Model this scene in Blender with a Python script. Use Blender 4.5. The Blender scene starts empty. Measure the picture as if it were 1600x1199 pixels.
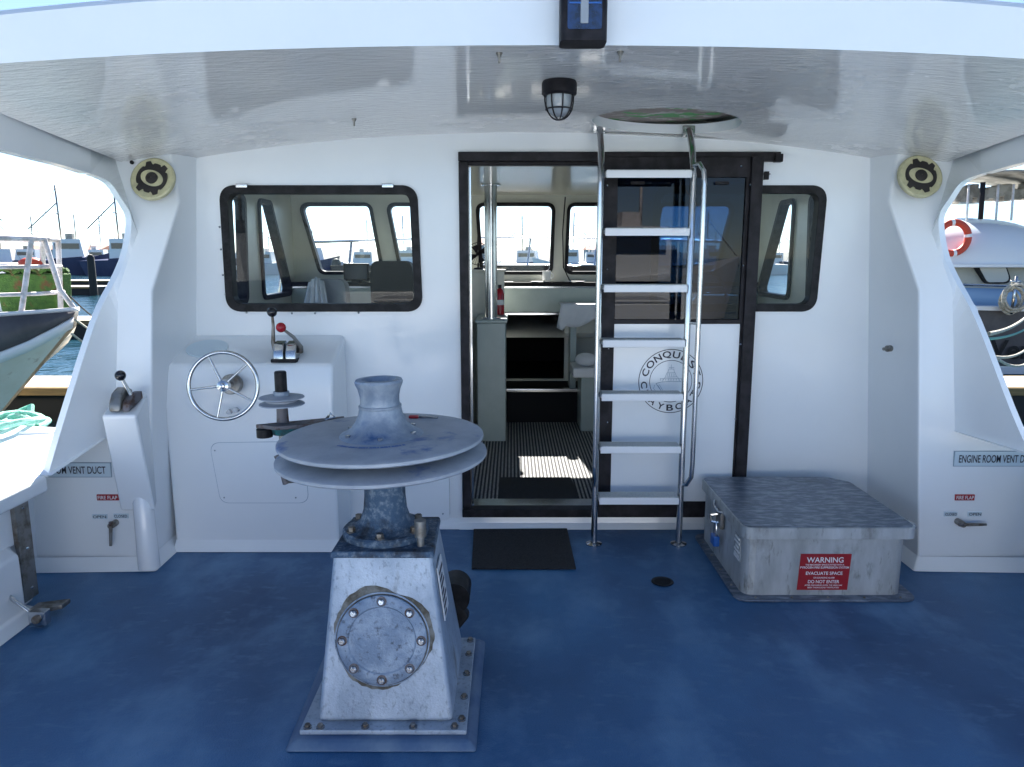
import bpy, bmesh, math, random
from mathutils import Vector, Matrix
from mathutils.geometry import tessellate_polygon
random.seed(7)
R = math.radians
PI = math.pi
SC = bpy.context.scene
COL = SC.collection

# ------------------------------------------------------------------ camera, sky, sun, exposure
F, PITCH, EYE = 1156.0, R(9.8), 1.5
cam = bpy.data.objects.new('camera', bpy.data.cameras.new('camera'))
COL.objects.link(cam)
cam.location = (0, 0, EYE)
cam.rotation_euler = (R(90) - PITCH, 0, 0)
cam.data.sensor_width = 36
cam.data.lens = 36 * F / 1600
cam.data.clip_start = 0.05
cam.data.clip_end = 5000
SC.camera = cam

SUN_E, SUN_A = R(41), R(5)           # elevation, degrees to the left of the bow
world = bpy.data.worlds.new('World')
SC.world = world
world.use_nodes = True
wn = world.node_tree.nodes
sky = wn.new('ShaderNodeTexSky')
sky.sky_type = 'NISHITA'
sky.sun_disc = False
sky.sun_elevation = SUN_E
sky.sun_rotation = -SUN_A
sky.altitude = 0
sky.air_density = 0.6
sky.dust_density = 0.05
sky.ozone_density = 1.0
world.node_tree.links.new(sky.outputs[0], wn['Background'].inputs[0])
wn['Background'].inputs[1].default_value = 0.055
sl = bpy.data.lights.new('sun', 'SUN')
sl.energy = 5.0
sl.angle = R(0.5)
sl.color = (1.0, 0.95, 0.87)
sun = bpy.data.objects.new('sun', sl)
COL.objects.link(sun)
sv = Vector((-math.sin(SUN_A) * math.cos(SUN_E), math.cos(SUN_A) * math.cos(SUN_E), math.sin(SUN_E)))
sun.rotation_euler = sv.to_track_quat('Z', 'Y').to_euler()
sun.location = (-20, 30, 40)
SC.view_settings.view_transform = 'Standard'
SC.view_settings.look = 'None'
SC.view_settings.exposure = 2.33
SC.view_settings.gamma = 1
SC.render.engine = 'CYCLES'
SC.cycles.max_bounces = 10
SC.cycles.diffuse_bounces = 5
SC.cycles.glossy_bounces = 4
SC.cycles.transparent_max_bounces = 16
SC.cycles.caustics_reflective = False
SC.cycles.caustics_refractive = False
SC.cycles.sample_clamp_indirect = 6
SC.cycles.use_denoising = True


def P(px, py, y=None, x=None, z=None):
    """world point that the photograph shows at pixel (px,py), on the given plane"""
    c, s = math.cos(PITCH), math.sin(PITCH)
    la, up = px - 800.0, 599.5 - py
    d = Vector((la, F * c + up * s, up * c - F * s))
    if y is not None: t = y / d.y
    elif x is not None: t = x / d.x
    else: t = (z - EYE) / d.z
    return Vector((0, 0, EYE)) + d * t


# ------------------------------------------------------------------ materials
MATS = {}


def mat(name, col, rough=0.5, metal=0.0, var=None, vscale=3.0, vstretch=(1, 1, 1), vlo=0.4, vhi=0.6, bump=0.0, bscale=30.0,
        bstretch=(1, 1, 1), coat=0.0, rvar=0.0, var2=None, v2scale=1.0, v2lo=0.5, v2hi=0.62, var3=None, v3scale=1.0, v3stretch=(1, 1, 1), v3lo=.5, v3hi=.6, spec=0.5, bdist=0.01, detail=6):
    m = bpy.data.materials.new(name)
    m.use_nodes = True
    nt = m.node_tree
    N, L = nt.nodes, nt.links
    b = N['Principled BSDF']
    b.inputs['Base Color'].default_value = (*col, 1)
    b.inputs['Roughness'].default_value = rough
    b.inputs['Metallic'].default_value = metal
    b.inputs['Specular IOR Level'].default_value = spec
    if coat: b.inputs['Coat Weight'].default_value = coat; b.inputs['Coat Roughness'].default_value = 0.08
    tc = N.new('ShaderNodeTexCoord')

    def noise(scale, stretch, det=detail):
        mp = N.new('ShaderNodeMapping'); mp.inputs['Scale'].default_value = stretch
        L.new(tc.outputs['Object'], mp.inputs[0])
        n = N.new('ShaderNodeTexNoise'); n.inputs['Scale'].default_value = scale; n.inputs['Detail'].default_value = det
        n.inputs['Roughness'].default_value = 0.6
        L.new(mp.outputs[0], n.inputs['Vector'])
        return n
    last = None

    def layer(prev, c2, sc, st, lo, hi):
        n = noise(sc, st)
        rp = N.new('ShaderNodeMapRange'); rp.inputs[1].default_value = lo; rp.inputs[2].default_value = hi
        L.new(n.outputs[0], rp.inputs[0])
        mx = N.new('ShaderNodeMix'); mx.data_type = 'RGBA'
        L.new(rp.outputs[0], mx.inputs['Factor'])
        if prev is None: mx.inputs['A'].default_value = (*col, 1)
        else: L.new(prev, mx.inputs['A'])
        mx.inputs['B'].default_value = (*c2, 1)
        return mx.outputs['Result'], rp.outputs[0]
    if var:
        last, fac = layer(None, var, vscale, vstretch, vlo, vhi)
        if rvar:
            mr = N.new('ShaderNodeMapRange'); mr.inputs[3].default_value = rough; mr.inputs[4].default_value = rough + rvar
            L.new(fac, mr.inputs[0]); L.new(mr.outputs[0], b.inputs['Roughness'])
    if var2: last, _ = layer(last, var2, v2scale, vstretch, v2lo, v2hi)
    if var3: last, _ = layer(last, var3, v3scale, v3stretch, v3lo, v3hi)
    if last: L.new(last, b.inputs['Base Color'])
    if bump:
        n = noise(bscale, bstretch)
        bp = N.new('ShaderNodeBump'); bp.inputs['Strength'].default_value = bump; bp.inputs['Distance'].default_value = bdist
        L.new(n.outputs[0], bp.inputs['Height']); L.new(bp.outputs[0], b.inputs['Normal'])
    MATS[name] = m
    return m


GEL = mat('gelcoat', (0.80, 0.825, 0.84), 0.24, var=(0.75, 0.78, 0.80), vscale=1.6, vlo=.35, vhi=.75, bump=0.12, bscale=5, bdist=.01, coat=.3)
GELIN = mat('cabin_lining', (0.66, 0.66, 0.58), 0.35, var=(0.58, 0.58, 0.51), vscale=2, bump=.05, bscale=8)
CEIL = mat('ceiling_flowcoat', (0.84, 0.83, 0.81), 0.10, var=(0.70, 0.69, 0.68), vscale=1.6, vstretch=(.9, 1.6, 1), vlo=.35, vhi=.65,
           bump=.8, bscale=26, bstretch=(.5, 2.0, 1), bdist=.02, coat=.8, rvar=.22)
SOFF = mat('ceiling_panel', (0.66, 0.65, 0.54), 0.22, bump=.3, bscale=9, bstretch=(.4, 3, 1), coat=.3)
DECK = mat('deck_paint', (0.017, 0.072, 0.175), 0.5, var=(0.045, 0.175, 0.37), vscale=.9, vstretch=(1, .7, 1), vlo=.36, vhi=.66,
           var2=(0.12, 0.26, 0.44), v2scale=3.4, v2lo=.50, v2hi=.76, bump=.8, bscale=210, bdist=.004, rvar=-.12, detail=12,
           var3=(0.10, 0.22, 0.37), v3scale=22, v3stretch=(.5, 1, 1), v3lo=.56, v3hi=.88)
BLACK = mat('black_aluminium', (0.008, 0.007, 0.009), 0.5, spec=.2, bump=.15, bscale=140, bdist=.002, var=(.022, .02, .024), vscale=14)
RUBBER = mat('black_rubber', (0.007, 0.007, 0.008), 0.5, spec=.2, var=(.02, .02, .022), vscale=20)
MATF = mat('mat_fibre', (0.012, 0.013, 0.014), 0.95, var=(.03, .03, .033), vscale=150, bump=1, bscale=400, bdist=.004)
STEEL = mat('stainless', (0.60, 0.61, 0.62), 0.15, 1.0, var=(.52, .52, .52), vscale=8, rvar=.04)
DULL = mat('dull_steel', (0.30, 0.29, 0.27), 0.42, .85, var=(.17, .14, .11), vscale=16, vlo=.45, vhi=.65, bump=.3, bscale=60, bdist=.003, rvar=.2)
RUSTY = mat('old_steel', (0.16, 0.15, 0.16), 0.6, .5, var=(.09, .05, .035), vscale=22, vlo=.5, vhi=.6, bump=.5, bscale=70, bdist=.004)
TREAD = mat('tread_grit', (0.62, 0.64, 0.62), 0.8, var=(.42, .43, .42), vscale=220, vlo=.45, vhi=.6, bump=.8, bscale=300, bdist=.002)
CAST = mat('cast_aluminium', (0.31, 0.38, 0.47), 0.5, .35, var=(.50, .58, .67), vscale=7, vstretch=(1, 1, .6), vlo=.38, vhi=.66,
           var2=(.20, .24, .30), v2scale=75, v2lo=.54, v2hi=.75, var3=(.13, .12, .10), v3scale=7, v3stretch=(1, 1, .3), v3lo=.64, v3hi=.78, bump=.5, bscale=130, bdist=.003)
SHEAVE = mat('worn_sheave', (0.31, 0.34, 0.39), 0.5, .25, var=(.42, .45, .49), vscale=9, vlo=.38, vhi=.66,
             var2=(.035, .11, .32), v2scale=6, v2lo=.60, v2hi=.72, bump=.4, bscale=60, bdist=.003, rvar=.1)
DARKCAST = mat('corroded_blue_cast', (0.06, 0.11, 0.18), 0.6, .3, var=(.22, .27, .32), vscale=55, vlo=.48, vhi=.66,
               var2=(.03, .035, .045), v2scale=11, v2lo=.5, v2hi=.66, bump=1, bscale=90, bdist=.005)
HATCHM = mat('hatch_aluminium', (0.34, 0.36, 0.36), 0.5, .45, var=(.58, .61, .62), var3=(.11, .105, .09), v3scale=5, v3stretch=(1, 1, .5), v3lo=.56, v3hi=.74, vscale=6, vstretch=(1, 1, .3), vlo=.35, vhi=.65,
             var2=(.16, .16, .14), v2scale=30, v2lo=.58, v2hi=.75, bump=.3, bscale=160, bdist=.002)
LIDTOP = mat('lid_paint', (0.10, 0.13, 0.18), 0.36, .4, var=(.25, .29, .35), vscale=24, vstretch=(.6, 1.6, 1), vlo=.46, vhi=.62, var3=(.05, .06, .07), v3scale=4, v3lo=.55, v3hi=.8, bump=.55, bscale=34, bstretch=(.6, 1.8, 1), bdist=.006)
RED = mat('red_plate', (0.33, 0.012, 0.02), 0.4)
WHITE = mat('white_paint', (0.80, 0.80, 0.80), 0.4)
INK = mat('dark_ink', (0.015, 0.015, 0.03), 0.5)
LABELM = mat('clear_label', (0.56, 0.66, 0.72), 0.35)
LBLEDGE = mat('label_edge', (0.25, 0.33, 0.40), 0.4)
SPK = mat('speaker_rim', (0.52, 0.49, 0.30), 0.5, var=(.40, .38, .24), vscale=22)
SPKB = mat('speaker_grille', (0.018, 0.015, 0.014), 0.6)
KNOBB = mat('black_knob', (0.012, 0.012, 0.016), 0.12)
KNOBR = mat('red_knob', (0.36, 0.01, 0.02), 0.15)
CARPET = None
DARKV = mat('dark_trim', (0.016, 0.016, 0.018), 0.8, spec=.2)
CABGREY = mat('cabinet_grey', (0.40, 0.47, 0.45), 0.35, var=(.35, .42, .40), vscale=4)
VINYL = mat('seat_vinyl', (0.012, 0.013, 0.015), 0.6, spec=.2, bump=.2, bscale=60)
CLOTH = mat('white_cloth', (0.74, 0.75, 0.77), 0.85, bump=.6, bscale=9, bdist=.03)
CLOTHG = mat('grey_cloth', (0.30, 0.31, 0.32), 0.85, bump=.6, bscale=60)
ROPEG = mat('green_rope', (0.20, 0.55, 0.43), 0.8, var=(.33, .62, .52), vscale=60, bump=.8, bscale=130)
ROPEW = mat('pale_rope', (0.50, 0.48, 0.42), 0.85, var=(.3, .28, .22), vscale=30, bump=.7, bscale=130)
ROPET = mat('teal_rope', (0.10, 0.32, 0.27), 0.8)
PONT = mat('pontoon_top', (0.52, 0.42, 0.29), 0.8, var=(.44, .36, .26), vscale=2, vstretch=(6, .5, 1), bump=.3, bscale=20)
PONTW = mat('pontoon_white', (0.70, 0.68, 0.62), 0.7)
TIMBER = mat('fender_timber', (0.26, 0.17, 0.07), 0.8, var=(.16, .11, .05), vscale=6, vstretch=(.3, 1, 4))
DARKP = mat('pontoon_float', (0.016, 0.016, 0.016), 0.75)
HULLC = mat('hull_cream', (0.82, 0.77, 0.68), 0.5, var=(.70, .62, .50), vscale=1.6, vlo=.4, vhi=.7, var2=(.30, .17, .08), v2scale=5, v2lo=.6, v2hi=.8)
HULLD = mat('hull_dark', (0.060, 0.057, 0.062), 0.5, var=(.09, .085, .09), vscale=3)
HULLB = mat('hull_navy', (0.016, 0.028, 0.085), 0.5, var=(.03, .04, .1), vscale=1)
HULLW = mat('hull_white', (0.72, 0.73, 0.74), 0.35)
BEIGE = mat('house_beige', (0.50, 0.46, 0.36), 0.5, var=(.44, .41, .33), vscale=2)
RAILW = mat('rail_white', (0.70, 0.67, 0.68), 0.45, var=(.5, .45, .42), vscale=12)
NET = mat('green_net', (0.03, 0.095, 0.012), 0.8, var=(.06, .15, .02), vscale=14, vlo=.35, vhi=.65, var2=(.13, .06, .02), v2scale=5, v2lo=.56, v2hi=.66, bump=1, bscale=50, bdist=.02)
ORANGE = mat('orange_ring', (0.50, 0.05, 0.02), 0.5)
TINTB = mat('dark_window', (0.03, 0.04, 0.05), 0.1)
CANVAS = mat('canvas', (0.36, 0.34, 0.30), 0.8, var=(.16, .15, .13), vscale=3)
PALMT = mat('palm_trunk', (0.12, 0.09, 0.06), 0.9)
PALML = mat('palm_leaf', (0.04, 0.07, 0.025), 0.7)
QUAY = mat('quay_stone', (0.14, 0.13, 0.12), 0.9, var=(.08, .08, .08), vscale=.6)
BUILDM = mat('shed_wall', (0.50, 0.48, 0.45), 0.8)
ROOFM = mat('shed_roof', (0.28, 0.12, 0.08), 0.8)
BLUEP = mat('padlock_blue', (0.02, 0.12, 0.42), 0.35)
TEALM = mat('teal_paint', (0.02, 0.16, 0.17), 0.4, var=(.05, .07, .07), vscale=40)
CREAMD = mat('cream_dark', (0.30, 0.29, 0.26), 0.6)


def glass(name, tint, refl=1.0, rough=0.0):
    m = bpy.data.materials.new(name); m.use_nodes = True
    nt = m.node_tree; nt.nodes.clear()
    o = nt.nodes.new('ShaderNodeOutputMaterial'); mx = nt.nodes.new('ShaderNodeMixShader')
    t = nt.nodes.new('ShaderNodeBsdfTransparent'); g = nt.nodes.new('ShaderNodeBsdfGlossy'); fr = nt.nodes.new('ShaderNodeMath')
    t.inputs[0].default_value = (*tint, 1); g.inputs['Roughness'].default_value = rough
    ge = nt.nodes.new('ShaderNodeNewGeometry'); dp = nt.nodes.new('ShaderNodeVectorMath'); dp.operation = 'DOT_PRODUCT'
    nt.links.new(ge.outputs['Normal'], dp.inputs[0]); nt.links.new(ge.outputs['Incoming'], dp.inputs[1])
    prev = dp.outputs['Value']
    for op, v in (('ABSOLUTE', None), ('SUBTRACT', 1.0), ('POWER', 5.0), ('MULTIPLY', .96)):
        q = nt.nodes.new('ShaderNodeMath'); q.operation = op
        if op == 'SUBTRACT': q.inputs[0].default_value = v; nt.links.new(prev, q.inputs[1])
        else:
            nt.links.new(prev, q.inputs[0])
            if v is not None: q.inputs[1].default_value = v
        prev = q.outputs[0]
    fr.operation = 'ADD'; fr.inputs[1].default_value = .04; nt.links.new(prev, fr.inputs[0])
    mu = nt.nodes.new('ShaderNodeMath'); mu.operation = 'MULTIPLY'; mu.inputs[1].default_value = refl
    nt.links.new(fr.outputs[0], mu.inputs[0]); nt.links.new(mu.outputs[0], mx.inputs[0])
    nt.links.new(t.outputs[0], mx.inputs[1]); nt.links.new(g.outputs[0], mx.inputs[2]); nt.links.new(mx.outputs[0], o.inputs[0])
    return m


GLASS = glass('window_glass', (0.90, 0.95, 0.95), .5)
GLASSF = glass('clear_glass', (0.93, 0.95, 0.96), 1.0)
TINT = glass('tinted_glass', (0.11, 0.18, 0.28), .6)
CLEARV = glass('clear_curtain', (0.75, 0.85, 0.92), 3.0, .15)


def carpet():
    m = mat('ribbed_carpet', (0.05, 0.05, 0.055), 0.95)
    N, L = m.node_tree.nodes, m.node_tree.links
    tc = N.new('ShaderNodeTexCoord'); w = N.new('ShaderNodeTexWave'); w.bands_direction = 'X'
    w.inputs['Scale'].default_value = 13.5; w.inputs['Distortion'].default_value = .6; w.inputs['Detail Scale'].default_value = 14
    L.new(tc.outputs['Object'], w.inputs[0])
    n = N.new('ShaderNodeTexNoise'); n.inputs['Scale'].default_value = 90; L.new(tc.outputs['Object'], n.inputs[0])
    ad = N.new('ShaderNodeMath'); ad.operation = 'MULTIPLY'; L.new(w.outputs[1], ad.inputs[0]); L.new(n.outputs[0], ad.inputs[1])
    cr = N.new('ShaderNodeValToRGB'); cr.color_ramp.elements[0].color = (.025, .025, .03, 1); cr.color_ramp.elements[1].color = (.42, .42, .41, 1)
    cr.color_ramp.elements[0].position = .1; cr.color_ramp.elements[1].position = .55
    L.new(ad.outputs[0], cr.inputs[0]); L.new(cr.outputs[0], N['Principled BSDF'].inputs['Base Color'])
    b = N.new('ShaderNodeBump'); b.inputs['Strength'].default_value = .8; b.inputs['Distance'].default_value = .004
    L.new(w.outputs[1], b.inputs['Height']); L.new(b.outputs[0], N['Principled BSDF'].inputs['Normal'])
    return m


CARPET = carpet()


def water():
    m = mat('harbour_water', (0.010, 0.045, 0.065), 0.07)
    N, L = m.node_tree.nodes, m.node_tree.links
    tc = N.new('ShaderNodeTexCoord')
    prev = None
    for sc, st, ds in ((.9, .8, .35), (4.5, .7, .07)):
        n = N.new('ShaderNodeTexNoise'); n.inputs['Scale'].default_value = sc; n.inputs['Detail'].default_value = 5
        L.new(tc.outputs['Object'], n.inputs[0])
        b = N.new('ShaderNodeBump'); b.inputs['Strength'].default_value = st; b.inputs['Distance'].default_value = ds
        L.new(n.outputs[0], b.inputs['Height'])
        if prev: L.new(prev.outputs[0], b.inputs['Normal'])
        prev = b
    L.new(prev.outputs[0], N['Principled BSDF'].inputs['Normal'])
    return m


WATER = water()

# ------------------------------------------------------------------ mesh helpers
ORG = {}


class MB:
    def __init__(s): s.v = []; s.f = []; s.sm = []

    def add(s, vs, fs, smooth=False):
        n = len(s.v); s.v += [Vector(v) for v in vs]
        for f in fs: s.f.append([i + n for i in f]); s.sm.append(smooth)
        return s

    def box(s, a, b, rot=None, c=None):
        x0, y0, z0 = a; x1, y1, z1 = b
        vs = [Vector((x, y, z)) for x in (x0, x1) for y in (y0, y1) for z in (z0, z1)]
        if rot is not None:
            c = Vector(c) if c is not None else (Vector(a) + Vector(b)) / 2
            vs = [rot @ (v - c) + c for v in vs]
        return s.add(vs, [(0, 1, 3, 2), (4, 6, 7, 5), (0, 4, 5, 1), (2, 3, 7, 6), (0, 2, 6, 4), (1, 5, 7, 3)])

    def hexa(s, lo, hi):
        """lo, hi: four points each, same winding"""
        vs = list(lo) + list(hi)
        return s.add(vs, [(3, 2, 1, 0), (4, 5, 6, 7), (0, 1, 5, 4), (1, 2, 6, 5), (2, 3, 7, 6), (3, 0, 4, 7)])

    def tube(s, pts, r, n=12, closed=False, caps=True):
        pts = [Vector(p) for p in pts]
        m = len(pts)
        rr = r if isinstance(r, (list, tuple)) else [r] * m
        vs, fs = [], []
        up = None
        for i, p in enumerate(pts):
            a = pts[(i - 1) % m] if (closed or i > 0) else p
            b = pts[(i + 1) % m] if (closed or i < m - 1) else p
            t = (b - a).normalized()
            if up is None:
                up = Vector((0, 0, 1)) if abs(t.z) < .9 else Vector((1, 0, 0))
            u = (up - t * up.dot(t)).normalized(); w = t.cross(u); up = u
            for k in range(n):
                an = 2 * PI * k / n
                vs.append(p + (u * math.cos(an) + w * math.sin(an)) * rr[i])
        seg = m if closed else m - 1
        for i in range(seg):
            j = (i + 1) % m
            for k in range(n):
                l = (k + 1) % n
                fs.append((i * n + k, i * n + l, j * n + l, j * n + k))
        s.add(vs, fs, True)
        if caps and not closed:
            s.add(vs[:n], [tuple(reversed(range(n)))]); s.add(vs[-n:], [tuple(range(n))])
        return s

    def lathe(s, prof, c, n=48, axis=Vector((0, 0, 1)), smooth=True, sx=1, sy=1):
        c = Vector(c); q = Vector((0, 0, 1)).rotation_difference(axis)
        for i in range(len(prof) - 1):        # separate rings keep hard creases
            (r0, z0), (r1, z1) = prof[i], prof[i + 1]
            vs = []
            for r, z in ((r0, z0), (r1, z1)):
                for k in range(n):
                    a = 2 * PI * k / n
                    vs.append(c + q @ Vector((r * math.cos(a) * sx, r * math.sin(a) * sy, z)))
            s.add(vs, [(k, (k + 1) % n, n + (k + 1) % n, n + k) for k in range(n)], smooth)
        return s

    def ball(s, c, r, n=16, sc=(1, 1, 1)):
        c = Vector(c); vs = []; fs = []
        h = n // 2
        for i in range(h + 1):
            th = PI * i / h
            for k in range(n):
                a = 2 * PI * k / n
                vs.append(c + Vector((r * math.sin(th) * math.cos(a) * sc[0], r * math.sin(th) * math.sin(a) * sc[1], r * math.cos(th) * sc[2])))
        for i in range(h):
            for k in range(n):
                l = (k + 1) % n
                fs.append((i * n + k, (i + 1) * n + k, (i + 1) * n + l, i * n + l))
        return s.add(vs, fs, True)

    def plate(s, outer, holes, fn, w0, w1):
        """polygon with holes in (u,v), mapped by fn(u,v,w), from w0 to w1"""
        loops = [[Vector((u, v, 0)) for u, v in outer]] + [[Vector((u, v, 0)) for u, v in h] for h in holes]
        tris = tessellate_polygon(loops)
        flat = [p for l in loops for p in l]
        n = len(flat)
        vs = [fn(p.x, p.y, w0) for p in flat] + [fn(p.x, p.y, w1) for p in flat]
        fs = [tuple(t) for t in tris]
        if w1 != w0:
            fs += [tuple(i + n for i in reversed(t)) for t in tris]
            o = 0
            for l in loops:
                m = len(l)
                for i in range(m):
                    j = (i + 1) % m
                    fs.append((o + i, o + j, o + j + n, o + i + n))
                o += m
        else: vs = vs[:n]
        return s.add(vs, fs)

    def sheet(s, rows, smooth=True):
        m = len(rows[0]); vs = [p for r in rows for p in r]
        return s.add(vs, [(i * m + k, i * m + k + 1, (i + 1) * m + k + 1, (i + 1) * m + k) for i in range(len(rows) - 1) for k in range(m - 1)], smooth)

    def obj(s, name, material, parent=None, origin=None, bevel=0, weld=True, solid=0, auto=False, segs=2, sub=0):
        if parent is not None: org = ORG[parent.name]
        else:
            if origin is None:
                xs = [v.x for v in s.v]; ys = [v.y for v in s.v]; zs = [v.z for v in s.v]
                origin = ((min(xs) + max(xs)) / 2, (min(ys) + max(ys)) / 2, min(zs))
            org = Vector(origin)
        me = bpy.data.meshes.new(name)
        me.from_pydata([v - org for v in s.v], [], s.f)
        me.polygons.foreach_set('use_smooth', s.sm)
        bm = bmesh.new(); bm.from_mesh(me)
        if weld: bmesh.ops.remove_doubles(bm, verts=bm.verts, dist=1e-5)
        bmesh.ops.recalc_face_normals(bm, faces=bm.faces)
        if weld:
            for e in bm.edges:
                if len(e.link_faces) == 2 and e.calc_face_angle(0) > R(38): e.smooth = False
        bm.to_mesh(me); bm.free()
        me.materials.append(material)
        o = bpy.data.objects.new(name, me); COL.objects.link(o)
        if parent is not None: o.parent = parent
        else: o.location = org
        ORG[o.name] = org
        if solid:
            md = o.modifiers.new('solid', 'SOLIDIFY'); md.thickness = abs(solid); md.offset = 1 if solid > 0 else -1
        if bevel:
            md = o.modifiers.new('bevel', 'BEVEL'); md.width = bevel; md.segments = segs; md.limit_method = 'ANGLE'; md.angle_limit = R(35)
            md.harden_normals = False
            for p in me.polygons: p.use_smooth = True
            for e in me.edges: e.use_edge_sharp = False
            w = o.modifiers.new('wn', 'WEIGHTED_NORMAL'); w.keep_sharp = True
        return o


def tag(o, label=None, cat=None, group=None, kind=None):
    if label: o['label'] = label
    if cat: o['category'] = cat
    if group: o['group'] = group
    if kind: o['kind'] = kind
    return o


def thing(name, label, cat, loc, group=None):
    o = bpy.data.objects.new(name, None); COL.objects.link(o)
    o.location = loc; o.empty_display_size = .1
    ORG[o.name] = Vector(loc)
    return tag(o, label, cat, group)


def copy_tree(o, loc=None, parent=None, rotz=None, scale=None):
    c = o.copy(); COL.objects.link(c); c.parent = parent
    if loc is not None: c.location = loc
    if rotz is not None: c.rotation_euler = (0, 0, rotz)
    if scale is not None: c.scale = scale
    for ch in o.children: copy_tree(ch, None, c)
    return c


def st(o): return tag(o, kind='structure')


def XZ(u, v, w): return Vector((u, w, v))
def YZ(u, v, w): return Vector((w, u, v))
def XY(u, v, w): return Vector((u, v, w))


def rpoly(pts, r, n=6):
    out = []; m = len(pts)
    ar = 0
    for i in range(m):
        p0, p, p1 = Vector(pts[i - 1]).to_2d(), Vector(pts[i]).to_2d(), Vector(pts[(i + 1) % m]).to_2d()
        rr = r[i] if isinstance(r, (list, tuple)) else r
        a = (p0 - p).normalized(); b = (p1 - p).normalized()
        half = math.acos(max(-1, min(1, a.dot(b)))) / 2
        d = rr / math.tan(half)
        s_, e_ = p + a * d, p + b * d
        for k in range(n + 1):
            t = k / n
            q = (1 - t) ** 2 * s_ + 2 * t * (1 - t) * (p * .86 + (s_ + e_) / 2 * .14) + t * t * e_
            out.append((q.x, q.y))
    return out


def oval(cx, cy, rx, ry, n=40): return [(cx + rx * math.cos(2 * PI * k / n), cy + ry * math.sin(2 * PI * k / n)) for k in range(n)]


def inset(pts, d):
    """scale a corner list inwards by d"""
    m = len(pts); out = []
    ar = sum(pts[i][0] * pts[(i + 1) % m][1] - pts[(i + 1) % m][0] * pts[i][1] for i in range(m))
    sg = 1 if ar > 0 else -1
    for i in range(m):
        p0, p, p1 = Vector(pts[i - 1]), Vector(pts[i]), Vector(pts[(i + 1) % m])
        a = (p - p0).normalized(); b = (p1 - p).normalized()
        na = Vector((-a.y, a.x)) * sg; nb = Vector((-b.y, b.x)) * sg
        k = d / (1 + na.dot(nb))
        q = p + (na + nb) * k
        out.append((q.x, q.y))
    return out


def px2(pts, y):
    return [(lambda p: (p.x, p.z))(P(a, b, y=y)) for a, b in pts]


def text_mb(body, w, h, fn, font_w=None, bold=0.0):
    """flat lettering centred on (0,0), scaled to w x h, mapped by fn(u,v)"""
    cu = bpy.data.curves.new('t', 'FONT'); cu.body = body; cu.size = 1; cu.align_x = 'CENTER'; cu.offset = bold
    o = bpy.data.objects.new('t', cu); COL.objects.link(o)
    dg = bpy.context.evaluated_depsgraph_get()
    me = bpy.data.meshes.new_from_object(o.evaluated_get(dg))
    xs = [v.co.x for v in me.vertices]; ys = [v.co.y for v in me.vertices]
    x0, x1, y0, y1 = min(xs), max(xs), min(ys), max(ys)
    m = MB()
    m.add([fn(((v.co.x - x0) / (x1 - x0) - .5) * w, ((v.co.y - y0) / (y1 - y0) - .5) * h) for v in me.vertices], [tuple(p.vertices) for p in me.polygons])
    bpy.data.objects.remove(o); bpy.data.curves.remove(cu); bpy.data.meshes.remove(me)
    return m


# ------------------------------------------------------------------ water, far ground
C0 = 0.11            # x of the boat's centreline
YW = 3.95            # cabin's aft bulkhead
ZW = -0.8            # water level

w = MB().add([(-1500, -600, ZW), (1500, -600, ZW), (1500, 2400, ZW), (-1500, 2400, ZW)], [(0, 1, 2, 3)])
st(w.obj('water', WATER))
land = MB()
n = 60
top = [(-700 + 1400 * i / n, 330 + 25 * math.sin(i * .7), 2.0 + 2.2 * abs(math.sin(i * .37)) + 1.2 * random.random()) for i in range(n + 1)]
land.sheet([[Vector((x, y - 40, ZW - .2)) for x, y, z in top], [Vector((x, y, z)) for x, y, z in top], [Vector((x, y + 60, ZW - .2)) for x, y, z in top]])
st(land.obj('hill', QUAY))

# ------------------------------------------------------------------ deck
d = MB().plate([(C0 - 2.5, -2.6), (C0 + 2.5, -2.6), (C0 + 2.5, 4.0), (C0 - 2.5, 4.0)], [], XY, -.06, 0)
tag(d.obj('deck', DECK), kind='structure')


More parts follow.
